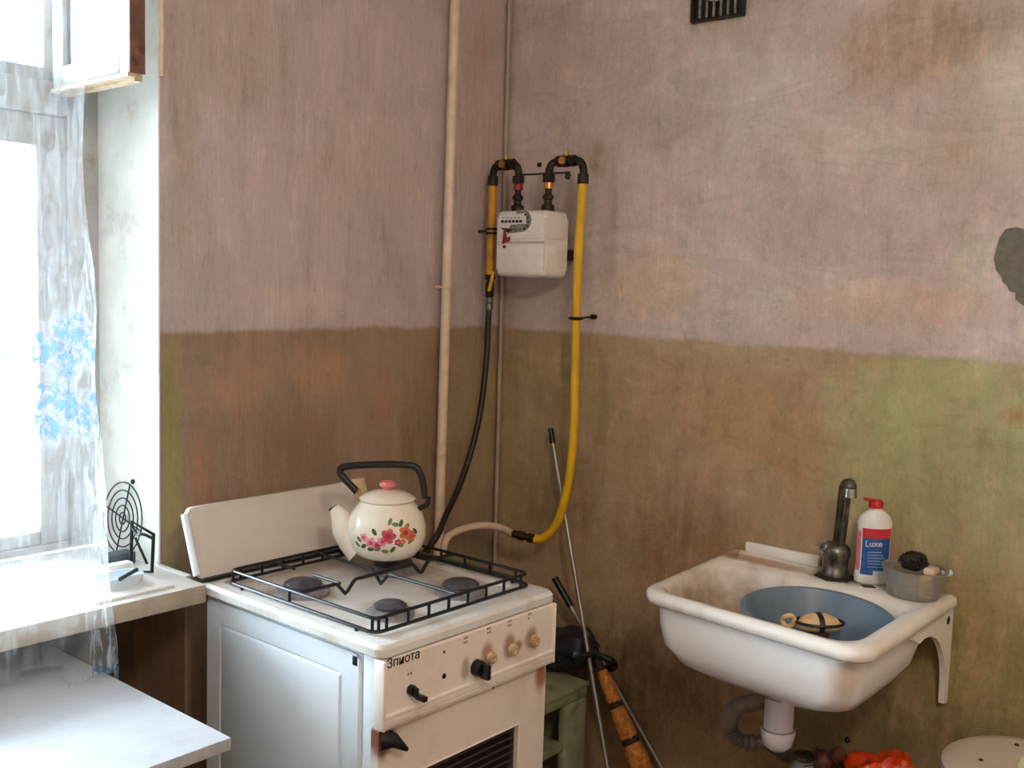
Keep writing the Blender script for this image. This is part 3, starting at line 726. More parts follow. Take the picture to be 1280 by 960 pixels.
b = B(); tube(b, [Vector((1.248, dy0-.004, p0.z+.001)), Vector((1.262, dy0-.02, p0.z)), p1], .012, 12, rfun=lambda t: .019*(1-t)+.004); 
for v in b.verts: v.co.y = min(v.co.y, dy0)
obj('broken_handle', b, M_black, dr)['label'] = 'black broken stub of the door handle'
b = B(); p = FP(616, 857, dy0); box(b, p.x-.002, p.x+.002, dy0-.002, dy0+.001, p.z-.006, p.z+.004); obj('door_scratch', b, M_dial, dr)
b = B(); box(b, 1.246, 1.728, dy0, dy0+.02, .075, .29, .005); obj('drawer', b, M_door, st)
for x in (SX0+.04, SX1-.05):
    for y in (SY0+.06, SY1-.06):
        b = B(); cyl(b, (x, y, 0), (x, y, .062), .014); obj('foot', b, M_black, st)
rebase(st, ((SX0+SX1)/2, (SY0+SY1)/2, 0))

# ------------------------------------------------------------------ kettle on the rear right burner
kc = Vector((1.573, 1.676, zu+.004)); 
kt = thing('enamel_kettle', 'white enamel kettle with pink rose pattern and black handle on the stove', 'kettle')
prof = [(0, 0), (.052, 0), (.066, .006), (.080, .024), (.0865, .048), (.086, .070), (.079, .094), (.068, .112), (.060, .120), (.0595, .124), (.056, .126), (.0, .126)]
M_kettle = enamel_mat('kettle_enamel', (234, 222, 204), [], .18, (206, 180, 150), .3, 14)
b = B(); lathe(b, [(r, z) for r, z in prof], kc, 56); obj('body', b, M_kettle, kt)
lz = kc.z+.126
b = B(); lathe(b, [(0, 0), (.060, 0), (.062, .003), (.056, .008), (.040, .016), (.018, .021), (0, .022)], (kc.x, kc.y, lz), 40); ld = obj('kettle_lid', b, M_kettle, kt)
b = B(); lathe(b, [(0, .021), (.010, .021), (.009, .025), (.017, .029), (.019, .034), (.016, .040), (0, .041)], (kc.x, kc.y, lz), 24); obj('lid_knob', b, M_pink, ld)['label'] = 'pink lid knob'
# direction of spout: image-left = -RT
sd = Vector((-RT.x, -RT.y, 0)).normalized(); sd = (sd+Vector((FW.x, FW.y, 0)).normalized()*.05).normalized()
b = B()
sp = [kc+sd*.052+Vector((0, 0, .022)), kc+sd*.086+Vector((0, 0, .050)), kc+sd*.104+Vector((0, 0, .082)), kc+sd*.119+Vector((0, 0, .104))]
tube(b, smooth_path(sp, 6), .02, 18, rfun=lambda t: .036*(1-t)**1.1+.0120, cap=False)
obj('spout', b, M_kettle, kt)
b = B(); e = smooth_path(sp, 6)[-1]; tube(b, smooth_path([sp[2]+sd*.004, sp[3]+sd*.001], 2), .0121, 16); obj('spout_mouth', b, M_wool, kt)
up = Vector((0, 0, 1))
hz = .126
hp = [kc+sd*.055+up*.122, kc+sd*.068+up*.140, kc+sd*.098+up*.170, kc+sd*.106+up*.184, kc+sd*.092+up*.196, kc+sd*.01+up*.204, kc-sd*.052+up*.203, kc-sd*.070+up*.190, kc-sd*.079+up*.162, kc-sd*.083+up*.132]
b = B(); tube(b, smooth_path(hp[1:], 7), .0078, 14); obj('handle', b, M_black, kt)
b = B(); tube(b, [kc+sd*.052+up*.112, kc+sd*.058+up*.130, kc+sd*.066+up*.146], .0045, 10); blob(b, kc+sd*.052+up*.116, .009, .009, .012, 2, .1); obj('handle_lug', b, M_brass, kt)
b = B(); tube(b, [kc-sd*.070+up*.108, kc-sd*.089+up*.118, kc-sd*.091+up*.136], .0055, 10); obj('handle_lug', b, M_black, kt)
# rose transfer on the side facing the room
base_a = math.atan2(-FW.y, -FW.x)
def krad(z):
    for (r0, z0_), (r1, z1_) in zip(prof[1:], prof[2:]):
        if z0_ <= z <= z1_ and z1_ > z0_: return r0+(r1-r0)*(z-z0_)/(z1_-z0_)
    return .08
def ksurf(a, z, off=.0006): 
    r = krad(z)+off; return kc+Vector((r*math.cos(base_a+a), r*math.sin(base_a+a), z))
cols = [(196, 70, 96), (226, 140, 150), (96, 128, 84), (204, 110, 60), (170, 40, 70), (66, 82, 60)]
mats = [simple('rose_print_%s' % n, c, .25) for n, c in zip(('rose', 'pink', 'leaf', 'orange', 'crimson', 'dark_leaf'), cols)]
b = B()
def petal(a, z, ra, rz, tilt, mi, off):
    vs = []
    for k in range(10):
        t = 2*PI*k/10; x = ra*math.cos(t); y = rz*math.sin(t)
        vs.append(b.verts.new(ksurf(a+(x*math.cos(tilt)-y*math.sin(tilt))/.085, z+x*math.sin(tilt)+y*math.cos(tilt), off)))
    c = b.verts.new(ksurf(a, z, off+.0002))
    for k in range(10): b.faces.new((c, vs[k], vs[(k+1) % 10])).material_index = mi
def rose(a, z, s, m1, m2):
    s *= 1.25
    for k in range(5):
        t = 2*PI*k/5; petal(a+s*.55*math.cos(t)/.085, z+s*.55*math.sin(t), s*.5, s*.42, t, m1, .0006+.00005*k)
    petal(a, z, s*.4, s*.36, 0, m2, .0011)
rnd = random.Random(3)
for a, z, m in [(a, z, rnd.choice((2, 2, 5))) for a, z in [(-.62, .052), (-.5, .038), (-.3, .033), (-.12, .034), (.08, .03), (.28, .034), (.46, .044), (.62, .06), (.5, .09), (.34, .088), (-.2, .072), (.75, .05), (-.7, .04), (.2, .094), (.9, .07), (.66, .082)]]:
    petal(a, z, .0085, .0045, rnd.uniform(-1, 1.2), m, .0005)
for a, z, s, m1, m2 in ((.16, .064, .013, 0, 4), (.02, .052, .009, 1, 0), (-.28, .048, .010, 1, 0), (-.48, .058, .008, 1, 0), (.60, .070, .012, 3, 4), (.78, .060, .010, 3, 0), (-.1, .044, .007, 0, 4), (.40, .050, .006, 4, 1), (.52, .05, .006, 3, 1)):
    rose(a, z, s, m1, m2)
obj('rose_pattern', b, mats, kt, smooth=False)['kind'] = 'stuff'
rebase(kt, kc)

# ================================================================== wash basin
SZ = .868
bx0, bx1, by0, by1 = 1.862, 2.366, .692, 1.248
M_sink = enamel_mat('sink_ceramic', (236, 230, 222), [((2.06, 1.09, .785), (.19, .18, .085), (150, 116, 82), .9), ((2.30, 1.13, SZ), (.03, .16, .03), (168, 118, 84), .8), ((2.0, .80, .80), (.12, .10, .06), (160, 130, 96), .6),
                    ((1.90, .73, .80), (.03, .05, .03), (200, 160, 130), .5), ((2.30, .94, SZ), (.04, .06, .02), (90, 66, 44), .7)], .16, (206, 180, 148), .4, 6)
sk = thing('wash_basin', 'white ceramic wash basin with stained inside hung on the right wall', 'sink')
b = B()
def SL(x0, x1, y0, y1, r, z): return [(x, y, z) for x, y in rrect(x0, x1, y0, y1, r, 8)]
def SLf(x0, x1, y0, y1, r, z, rb=.012):  # front corners rounded, wall side square-ish
    out = []
    for (cx, cy, a0, rr) in ((x1-rb, y1-rb, 0, rb), (x0+r, y1-r, PI/2, r), (x0+r, y0+r, PI, r), (x1-rb, y0+rb, 1.5*PI, rb)):
        for k in range(9):
            a = a0+PI/2*k/8; out.append((cx+rr*math.cos(a), cy+rr*math.sin(a), z))
    return out
IX0, IX1, IY0, IY1 = 1.896, 2.222, .738, 1.215
loft(b, [SLf(1.885, 2.30, .722, 1.222, .05, SZ-.031), SLf(bx0+.009, bx1, by0+.007, by1-.007, .05, SZ-.030, .008), SLf(bx0+.002, bx1, by0+.001, by1-.001, .055, SZ-.024), SLf(bx0, bx1, by0, by1, .056, SZ-.014), SLf(bx0+.003, bx1, by0+.002, by1-.002, .055, SZ-.005),
         SLf(bx0+.014, bx1-.002, by0+.012, by1-.012, .05, SZ),
         SLf(IX0-.006, IX1+.006, IY0-.006, IY1+.006, .06, SZ-.001, .06), SLf(IX0+.004, IX1-.002, IY0+.003, IY1-.003, .06, SZ-.010, .06),
         SLf(IX0+.012, IX1-.03, IY0+.012, IY1-.02, .07, SZ-.08, .07), SLf(IX0+.04, IX1-.07, IY0+.045, IY1-.08, .07, SZ-.128, .07), SLf(IX0+.10, IX1-.12, IY0+.12, IY1-.16, .04, SZ-.138, .04)], cap1=True)
def sag(bm):
    """the basin is a little skewed: its right end stands further out from the wall"""
    for v in bm.verts:
        t = (v.co.y-by0)/(by1-by0); d = (XE-v.co.x)
        v.co.x = XE-d*(1.04-.092*t); v.co.y -= .030*t*min(1, d/.5)
sag(b)
obj('rim_and_bowl', b, M_sink, sk, angle=60)
b = B()
loft(b, [SLf(1.885, 2.285, .722, 1.222, .05, SZ-.029), SLf(1.887, 2.27, .724, 1.220, .055, SZ-.08, .05), SLf(1.890, 2.25, .730, 1.212, .060, SZ-.120, .06), SLf(1.902, 2.22, .752, 1.180, .070, SZ-.152, .07), SLf(1.940, 2.17, .80, 1.12, .07, SZ-.176, .07), SLf(1.99, 2.12, .88, 1.03, .04, SZ-.185, .04)], cap1=True)
sag(b)
obj('underside', b, enamel_mat('sink_outside', (240, 238, 236), [((1.88, .73, .79), (.03, .05, .04), (206, 176, 152), .6)], .2, (216, 200, 180), .2, 6), sk, angle=60)
a, c = at(933, 681, 'x', 2.358), at(1024, 706, 'x', 2.358)
b = B(); box(b, 2.350, 2.367, c.y, a.y, SZ-.001, SZ+.026, .004); obj('back_ledge', b, M_sink, sk)
p = at(1085, 733, 'z', SZ); b = B(); prism(b, [(p.x-.013, p.y+.004), (p.x+.001, p.y-.017), (p.x+.013, p.y-.004), (p.x-.001, p.y+.017)], 'z', SZ-.001, SZ+.0012); obj('blanked_tap_hole', b, M_wool, sk)
# brackets
for yy, nm in ((.702, 0), (1.20, 1)):
    b = B()
    pts = [(XE, SZ-.032), (2.12, SZ-.032), (2.125, SZ-.046), (2.16, SZ-.062)]
    for k in range(11):
        t = k/10*PI/2; pts.append((2.19+.155*math.sin(t), SZ-.058-.150*(1-math.cos(t))))
    pts += [(2.347, SZ-.245), (XE, SZ-.250)]
    prism(b, pts, 'y', yy, yy+.012)
    o = obj('support_bracket', b, M_sink, sk, smooth=False)
p = at(1178, 765, 'y', .70); b = B(); lathe(b, [(0, 0), (.009, 0), (.009, .001), (0, .001)], (2.335, .7005, SZ-.052), 16, axis='y'); obj('bracket_hole', b, M_wool, sk)
# waste and corrugated hose
dc = at(979, 900, 'x', 2.055); dc = Vector((2.055, .952, 0))
zt_, zj, zb_ = SZ-.183, at(978, 915, 'x', 2.05).z, at(978, 940, 'x', 2.05).z
b = B(); lathe(b, [(0, zt_), (.036, zt_), (.034, zt_-.03), (.031, zt_-.032), (.031, zj+.004), (.036, zj+.002), (.037, zj-.006), (.031, zb_+.012), (.018, zb_), (0, zb_-.001)], (dc.x, dc.y, 0), 28); obj('drain_trap', b, M_pvc, sk)
for z in (zt_-.031, zj+.003):
    b = B(); tube(b, [(dc.x+.0335*math.cos(t*PI/12), dc.y+.0335*math.sin(t*PI/12), z) for t in range(24)], .0016, 6, closed=True); obj('trap_seal', b, M_corr, sk)
hp = [Vector((dc.x+.01, dc.y+.02, zt_-.02)), at(948, 876, 'x', 2.12), at(920, 884, 'x', 2.16), at(911, 905, 'x', 2.18), at(926, 926, 'x', 2.19), at(965, 930, 'x', 2.22), at(985, 945, 'x', 2.33)]
pp = smooth_path(hp, 22)
b = B(); n = len(pp); tube(b, pp, .016, 16, rfun=lambda t: .0160+.0040*math.sin(t*(n-1)*PI*.5)); obj('waste_hose', b, M_corr, sk, angle=80)
rebase(sk, (XE, (by0+by1)/2, SZ-.22))

# faucet
fx, fy = 2.298, .948
fc = thing('faucet', 'tarnished chrome tap with upright spout standing on the wash basin', 'tap')
b = B(); lathe(b, [(0, SZ+.0), (.046, SZ), (.046, SZ+.004), (.034, SZ+.007), (0, SZ+.007)], (fx, fy, 0), 6); obj('base_gasket', b, M_wool, fc)
b = B(); lathe(b, [(0, SZ+.006), (.031, SZ+.006), (.031, SZ+.016), (.028, SZ+.020), (.029, SZ+.046), (.033, SZ+.056), (.031, SZ+.070), (.020, SZ+.082), (0, SZ+.086)], (fx, fy, 0), 28); obj('faucet_body', b, M_dullchrome, fc)
b = B(); q0 = Vector((fx-.005, fy-.006, SZ+.070)); 
sp = [q0, at(1051, 660, 'x', 2.285), at(1055, 625, 'x', 2.275), at(1057, 609, 'x', 2.268), at(1062, 606, 'x', 2.255), at(1062.5, 614, 'x', 2.245)]
tube(b, smooth_path(sp, 7), .0145, 18); obj('spout', b, M_dullchrome, fc)
b = B(); cyl(b, sp[-1]+Vector((0, 0, .006)), at(1062, 622, 'x', 2.243), .0155); obj('aerator', b, M_chrome, fc)
b = B(); p = Vector((fx-.012, fy+.018, SZ+.066)); blob(b, p, .017, .017, .015, 3, .02); tube(b, [p, p+Vector((-.025, .008, .012))], .006, 10); obj('lever', b, M_chrome, fc)
rebase(fc, (fx, fy, SZ))

# bottle
pb = at(1092, 722, 'z', SZ); pb = Vector((2.322, .872, SZ))
bt = thing('cleaner_bottle', 'white plastic cleaner bottle with red cap and blue label on the wash basin', 'bottle', pb)
bt.rotation_euler = (0, 0, YAW-PI/2)
HB = .172
def bl(r, z, k=.62): return [(x, y, z) for x, y in [(r*math.cos(t*PI/20), r*k*math.sin(t*PI/20)) for t in range(40)]]
b = B(); loft(b, [bl(.034, 0), bl(.039, .004), bl(.0395, .02), bl(.0372, .038), bl(.0368, .06), bl(.038, .12), bl(.039, .138), bl(.034, .152), bl(.022, .163, .8), bl(.015, .167, 1), bl(.015, HB, 1)], cap0=True, cap1=True)
obj('bottle_body', b, M_white_pl, bt)
b = B(); lathe(b, [(0, HB), (.0165, HB), (.0165, HB+.012), (.012, HB+.018), (0, HB+.019)], (0, 0, 0), 20); tube(b, [(-.004, 0, HB+.016), (-.028, -.002, HB+.020)], .004, 8); obj('cap', b, M_red, bt)
def patch(z0, z1, a0, a1, off, n=10):
    b = B(); rows = []
    for j in range(5):
        z = z0+(z1-z0)*j/4
        def rr(z):
            T = [(0, .034), (.004, .039), (.02, .0395), (.038, .0372), (.06, .0368), (.12, .038), (.138, .039)]
            for (za, ra), (zb2, rb2) in zip(T, T[1:]):
                if za <= z <= zb2: return ra+(rb2-ra)*(z-za)/(zb2-za)
            return .038
        r = rr(z)
        rows.append([b.verts.new(((r+off)*math.cos(t), (r*.62+off)*math.sin(t), z)) for t in [a0+(a1-a0)*i/n for i in range(n+1)]])
    for A, C in zip(rows, rows[1:]):
        for i in range(n): b.faces.new((A[i], A[i+1], C[i+1], C[i]))
    return b
obj('label_print', patch(.022, .118, -PI*.80, -PI*.17, .0004), M_blue, bt)
obj('label_band', patch(.105, .128, -PI*.80, -PI*.17, .0007), simple('red_band', (206, 50, 60), .4), bt)
obj('label_side', patch(.03, .12, -PI*.97, -PI*.83, .0004), simple('pink_side_print', (222, 120, 130), .4), bt)
obj('label_foot', patch(.022, .032, -PI*.55, -PI*.2, .0009), M_cloth, bt)
M4 = Matrix.Translation((-.028, -.0252, .088)) @ Matrix.Rotation(PI/2, 4, 'X')
lettering('Luxe', .020, M4, M_sticker, bt)
b = B()
for k in range(6): box(b, -.020, .018-(k % 3)*.004, -.0250, -.0236, .040+k*.0068, .0418+k*.0068)
obj('small_print', b, simple('pale_print', (150, 180, 214), .5), bt, smooth=False)['kind'] = 'stuff'

# clear tub with scourer and sponge
tc = Vector((2.288, .765, SZ))
cb = thing('plastic_tub', 'cloudy clear plastic tub with handle on the right end of the wash basin', 'container', tc)
b = B(); lathe(b, [(0, .001), (.052, .001), (.056, .006), (.066, .058), (.070, .060), (.070, .063), (.064, .062), (.0535, .008), (0, .004)], (0, 0, 0), 40); obj('tub_wall', b, M_clear, cb)
hd = Vector((RT.x, RT.y, 0)).normalized()
b = B(); tube(b, [hd*.058+Vector((0, 0, .050)), hd*.080+Vector((0, 0, .052))], .007, 8); obj('tub_handle', b, M_cloth, cb)
b = B(); box(b, -.02, .012, -.046, -.018, .006, .050, .005); tag(obj('sponge', b, M_sponge), 'yellow sponge inside the clear plastic tub', 'sponge').location = tc+Vector((-.005, 0, 0))
b = B(); blob(b, (0, 0, 0), .022, .026, .019, 3, .18, 4, 3); rn = random.Random(8)
for k in range(46):
    d_ = Vector((rn.gauss(0, 1), rn.gauss(0, 1), abs(rn.gauss(.3, .8)))).normalized(); e_ = d_.orthogonal().normalized(); h_ = d_.cross(e_); r_ = rn.uniform(.005, .011); o_ = Vector((d_.x*.022, d_.y*.026, d_.z*.019))
    tube(b, [o_+(e_*math.cos(t*PI/4)+h_*math.sin(t*PI/4))*r_ + d_*.005*math.sin(t) for t in range(8)], .0013, 4, closed=True)
o = obj('scourer', b, M_wool); o.location = tc+Vector((.004, .006, .072)); tag(o, 'dark wiry scourer heaped on top of the plastic tub', 'scourer')
b = B(); box(b, -.018, .020, -.012, .012, -.007, .007, .004); o = obj('soap_bar', b, simple('pinkish_soap', (214, 186, 164), .5)); o.location = tc+Vector((-.002, -.036, .062)); tag(o, 'pale bar of soap resting on the right of the plastic tub', 'soap')

# grey bowl in the sink
bc = Vector((2.058, .884, SZ-.130))
gb = thing('washing_up_bowl', 'round grey plastic bowl sitting inside the wash basin', 'bowl', bc)
b = B(); lathe(b, [(0, 0), (.085, 0), (.098, .006), (.143, .108), (.150, .112), (.154, .112), (.154, .116), (.142, .117), (.139, .111), (.095, .012), (.082, .006), (0, .006)], (0, 0, 0), 64)
obj('bowl_shell', b, M_greypl, gb)
gb.rotation_euler = (math.radians(3), math.radians(-3), 0); gb.scale = (1.03, 1.03, 1)
tb = thing('scrubbing_brush', 'tan brush with a black band lying inside the grey bowl', 'brush')
q = at(1020, 782, 'z', SZ-.085)
sdv = Vector((RT.x, RT.y, 0)).normalized(); fdv = Vector((FW.x, FW.y, 0)).normalized()
q = at(1024, 784, 'z', SZ-.056)
def shell(t0, t1, k, ns=8):
    """slice of the domed brush back between t0 and t1 along its length, k = swell"""
    b = B(); rings = []
    for i in range(ns+1):
        t = t0+(t1-t0)*i/ns; r = math.sqrt(max(0.0004, 1-(t/.050)**2))
        rings.append([q+sdv*t+fdv*(.032*r*k*math.cos(a*PI/12))+up*(.020*r*k*math.sin(a*PI/12)+.010*r) for a in range(24)])
    loft(b, rings, cap0=True, cap1=True); return b
obj('brush_back', shell(-.0497, .0497, 1), M_tan, tb)
for t0, t1 in ((-.008, .003),): obj('black_band', shell(t0, t1, 1.06, 3), M_black, tb)
b = B(); tube(b, [q+sdv*(.051*math.cos(a*PI/14))+fdv*(.033*math.sin(a*PI/14))+up*.012 for a in range(28)], .0032, 8, closed=True); obj('black_edge', b, M_black, tb)
b = B(); cR = q-sdv*.066+up*.012; tube(b, [cR+sdv*.013*math.cos(a*PI/8)+up*.012*math.sin(a*PI/8)+fdv*.003*math.sin(a) for a in range(16)], .0055, 8, closed=True); obj('hanging_ring', b, M_tan, tb)
b = B(); box(b, q.x-.022, q.x+.018, q.y-.018, q.y+.018, SZ-.1215, q.z+.006, .006); obj('bristles', b, M_darkwood, tb)
rebase(tb, (q.x, q.y, SZ-.1245))

# ================================================================== table, curtain, sill things
tt = thing('kitchen_table', 'pale blue-white laminate table standing under the window', 'table')
tx0, tx1, ty0, ty1 = .15, 1.0, 1.432, 2.12
b = B(); box(b, tx0, tx1, ty0, ty1, .728, .75, .002); o = obj('tabletop', b, [M_table, M_tableedge], tt)
for f in o.data.polygons:
    if f.normal.z < .5: f.material_index = 1
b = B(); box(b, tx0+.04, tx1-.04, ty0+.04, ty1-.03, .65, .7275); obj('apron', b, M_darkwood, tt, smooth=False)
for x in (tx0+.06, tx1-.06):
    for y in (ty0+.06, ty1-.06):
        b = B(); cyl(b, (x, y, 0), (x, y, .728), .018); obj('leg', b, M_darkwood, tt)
rebase(tt, ((tx0+tx1)/2, (ty0+ty1)/2, 0))

YC = 1.815
edge = [(0, 2.42)]
ep = [at(x, y, 'y', YC) for x, y in ((105, 0), (107, 135), (112, 300), (122, 400), (130, 550), (140, 700), (146, 825))]
def edge_x(z):
    for a_, b_ in zip(ep, ep[1:]):
        if a_.z >= z >= b_.z: return a_.x+(b_.x-a_.x)*(a_.z-z)/(a_.z-b_.z)
    return ep[0].x if z > ep[0].z else ep[-1].x
NX, NZ = 150, 56
b = B(); g_ = []
X0 = -.38; ZTOP = 2.5
for j in range(NZ+1):
    row = []
    for i in range(NX+1):
        u = i/NX
        w_ = max(0, (u-.90)/.10); xb = X0+(ep[-1].x-X0)*u
        zbot = .80 if xb < .90 else (.758 if xb < 1.004 else .70)
        z = ZTOP+(zbot-ZTOP)*j/NZ
        xr = edge_x(z); x = X0+(xr-X0)*u
        s = u*17+.35*math.sin(u*9+z*1.1)
        dens = 1+2.2*max(0, (u-.86)/.14)
        amp = .022*(.6+.4*math.sin(u*23+1))*(1-.25*w_)
        y = YC+amp*math.sin(s*2*PI*.8)+.006*math.sin(s*2*PI*2.3+z*4)+.005*math.sin(z*9+u*60)*w_
        x += .005*math.sin(z*17+u*20)*w_
        row.append(b.verts.new((x, min(y, 1.845), z)))
    g_.append(row)
uvl = b.loops.layers.uv.new('uv')
for j in range(NZ):
    for i in range(NX):
        f = b.faces.new((g_[j][i], g_[j][i+1], g_[j+1][i+1], g_[j+1][i]))
m, nt, p = new_mat('sheer_curtain'); g = G(nt); out = nt.nodes['Material Output']; nt.nodes.remove(p); pos = g.pos()
thread = g.noise(pos, 26, 5, .7, sc=(3.2, .2, .5), dist=.8)
zf1, zf2, zf3 = at(80, 430, 'y', YC).z, at(80, 512, 'y', YC).z, .735
sep = g.n('ShaderNodeSeparateXYZ'); g.l(pos, sep.inputs[0])
warpz = g.math('MULTIPLY', g.math('SUBTRACT', g.noise(pos, 9, 2), .5), .05)
zz = g.math('ADD', sep.outputs['Z'], warpz)
def band(zc, h): return g.rng(g.math('ABSOLUTE', g.math('SUBTRACT', zz, zc)), h, h*.35)
bands = g.math('MAXIMUM', g.math('MAXIMUM', band(zf1, .062), band(zf2, .062)), band(zf3, .06))
vor = g.n('ShaderNodeTexVoronoi', feature='F1'); vor.inputs['Scale'].default_value = 24
mp = g.n('ShaderNodeMapping'); mp.inputs['Scale'].default_value = (1, .01, 1); g.l(pos, mp.inputs[0]); g.l(mp.outputs[0], vor.inputs['Vector'])
dots = g.rng(g.math('ADD', vor.outputs['Distance'], g.math('MULTIPLY', g.noise(pos, 60, 3), .5)), .78, .5)
vor2 = g.n('ShaderNodeTexVoronoi', feature='F1'); vor2.inputs['Scale'].default_value = 7.5; g.l(mp.outputs[0], vor2.inputs['Vector'])
clus = g.rng(vor2.outputs['Distance'], .75, .50)
spk = g.rng(g.noise(pos, 70, 4, .75), .42, .56)
fl = None; wz = g.noise(pos, 30, 4, .7)
for cx_, cy_, rr_ in ((-60, 440, .05), (8, 436, .032), (54, 434, .034), (88, 430, .045), (116, 440, .022), (-30, 512, .05), (34, 514, .040), (64, 520, .036), (84, 512, .040), (108, 520, .034), (120, 500, .018), (86, 452, .03), (60, 498, .028)):
    c_ = at(cx_, cy_, 'y', YC); f_ = g.blob(pos, tuple(c_), (rr_, .3, rr_*1.1), rough=.5, soft=.5, warp=wz)
    fl = f_ if fl is None else g.math('MAXIMUM', fl, f_)
low = band(zf3, .06); fl = g.math('MAXIMUM', fl, g.math('MULTIPLY', low, clus))
for k_ in range(9):          # the print repeats across the part of the cloth out of view
    for zc_ in (zf1, zf2):
        f_ = g.blob(pos, (-.30+k_*.115+(.05 if zc_ == zf2 else 0), YC, zc_), (.04, .3, .045), rough=.5, soft=.5, warp=wz); fl = g.math('MAXIMUM', fl, f_)
flow = g.math('MULTIPLY', fl, g.math('ADD', .18, g.math('MULTIPLY', spk, .62)))
dk = g.math('MULTIPLY', fl, g.rng(g.noise(pos, 90, 3, .6), .62, .70))
colr = g.mix(g.rng(flow, 0, .7), lin((226, 236, 244)), lin((98, 130, 166)))
colr = g.mix(dk, colr, lin((20, 44, 84)))
tr = g.n('ShaderNodeBsdfTransparent'); df = g.n('ShaderNodeBsdfDiffuse'); tl = g.n('ShaderNodeBsdfTranslucent')
g.l(colr, df.inputs[0]); g.l(colr, tl.inputs[0])
ms = g.n('ShaderNodeMixShader'); ms.inputs[0].default_value = .30; g.l(df.outputs[0], ms.inputs[1]); g.l(tl.outputs[0], ms.inputs[2])
edgew = g.rng(sep.outputs['X'], .93, .99)
alpha = g.math('ADD', g.rng(thread, .38, .68, .07, .22), g.math('MULTIPLY', flow, .62))
alpha = g.math('ADD', alpha, g.math('MULTIPLY', edgew, g.rng(thread, .38, .62, .05, .35)))
alpha = g.math('MAXIMUM', g.math('MINIMUM', alpha, .9), g.rng(flow, .35, .8, 0, .975))
fm = g.n('ShaderNodeMixShader'); g.l(alpha, fm.inputs[0]); g.l(tr.outputs[0], fm.inputs[1]); g.l(ms.outputs[0], fm.inputs[2]); g.l(fm.outputs[0], out.inputs[0])
M_curt = m
ct = thing('net_curtain', 'sheer white net curtain with blue flower bands hanging over the window', 'curtain')
obj('curtain_cloth', b, M_curt, ct, angle=180)
b = B(); tube(b, [(-.5, YC, ZTOP+.006), (1.15, YC, ZTOP+.006)], .008, 10); cyl(b, (1.15, YC, ZTOP+.006), (1.15, YN, ZTOP+.006), .006); cyl(b, (-.5, YC, ZTOP+.006), (-.5, YN, ZTOP+.006), .006)
obj('curtain_rod', b, M_white_pl, ct)
rebase(ct, (.3, YC, .75))

ZS = .876
# round wire rack leaning on the reveal
rk = thing('wire_rack', 'round rack of thin dark concentric wires leaning on the window reveal', 'rack')
rc = at(154, 636, 'x', WX1-.016); Rr = (at(154, 592, 'x', WX1-.012).z-at(154, 680, 'x', WX1-.012).z)/2
rc.z = ZS+Rr+.002
b = B()
for k in (1, .78, .56, .36, .16):
    r = Rr*k; tube(b, [(WX1-.010-(rc.z+r*math.sin(t)-ZS-2*Rr)*-.10, rc.y+r*math.cos(t), rc.z+r*math.sin(t)) for t in [i*PI/20 for i in range(40)]], .0016, 6, closed=True)
obj('wire_rings', b, M_grate, rk)
b = B()
for a0 in (.2, 1.77):
    pts = [(WX1-.0085-(rc.z+s*Rr*math.sin(a0)-ZS-2*Rr)*-.10, rc.y+s*Rr*math.cos(a0), rc.z+s*Rr*math.sin(a0)) for s in (-1, 1)]
    tube(b, pts, .0018, 6)
p_ = at(166, 602, 'x', WX1-.02); blob(b, p_, .005, .005, .006, 2, .1); obj('spokes', b, M_grate, rk)
rebase(rk, (WX1-.03, rc.y, ZS))
# black metal stand
sd1 = thing('wire_stand', 'black bent metal stand on the window sill at the reveal corner', 'stand')
A = [at(163, 702, 'x', 1.16), at(165, 652, 'x', 1.165), at(192, 668, 'x', 1.19), at(190, 712, 'x', 1.19)]
A[0].z = A[3].z = ZS+.004
b = B(); tube(b, A, .0042, 8, closed=True); obj('side_frame', b, M_grate, sd1)
A0 = [v.copy() for v in A]
b = B(); tube(b, smooth_path([A0[1]-Vector((0, 0, .012)), at(172, 668, 'x', 1.165), at(180, 668, 'x', 1.17), A0[2]-Vector((0, 0, .010))], 5), .0032, 8); tube(b, [at(169, 672, 'x', 1.165), at(184, 705, 'x', 1.18)], .003, 8); obj('curved_bar', b, M_grate, sd1)
rebase(sd1, (A0[0]+A0[3])/2)
# dark block behind, white dish, folded cloth, tray
q = at(154, 698, 'z', ZS+.012); b = B(); vs_ = box(b, q.x-.045, q.x+.02, q.y-.02, q.y+.02, ZS, ZS+.028, .004)
tag(obj('tin_box', b, M_book), 'small dark grey box behind the white dish on the window sill', 'box')
q = at(140, 735, 'z', ZS); q2 = at(196, 726, 'z', ZS)
b = B(); box(b, q2.x-.17, q2.x, 1.875, 1.985, ZS, ZS+.006, .002); tag(obj('paper_sheet', b, M_sticker), 'thin white board lying flat under the dish on the window sill', 'board')
q = at(150, 722, 'z', ZS+.02)
ds = thing('soap_dish', 'white and pale blue plastic dish with dark rim on the window sill', 'dish')
b = B(); L0 = [(x, y, ZS+.006) for x, y in rrect(q.x-.045, q.x+.035, q.y-.025, q.y+.022, .012, 4)]; L1 = [(x, y, ZS+.028) for x, y in rrect(q.x-.052, q.x+.042, q.y-.030, q.y+.028, .014, 4)]
L2 = [(x, y, ZS+.028) for x, y in rrect(q.x-.048, q.x+.038, q.y-.026, q.y+.024, .012, 4)]; L3 = [(x, y, ZS+.010) for x, y in rrect(q.x-.042, q.x+.032, q.y-.022, q.y+.019, .010, 4)]
loft(b, [L0, L1, L2, L3], cap0=True, cap1=True); obj('dish_shell', b, M_cloth, ds)
b = B(); tube(b, [at(150, 724, 'z', ZS+.03), at(171, 712, 'z', ZS+.03)], .0042, 8); obj('dark_edge', b, M_black, ds)
rebase(ds, (q.x, q.y, ZS+.006))
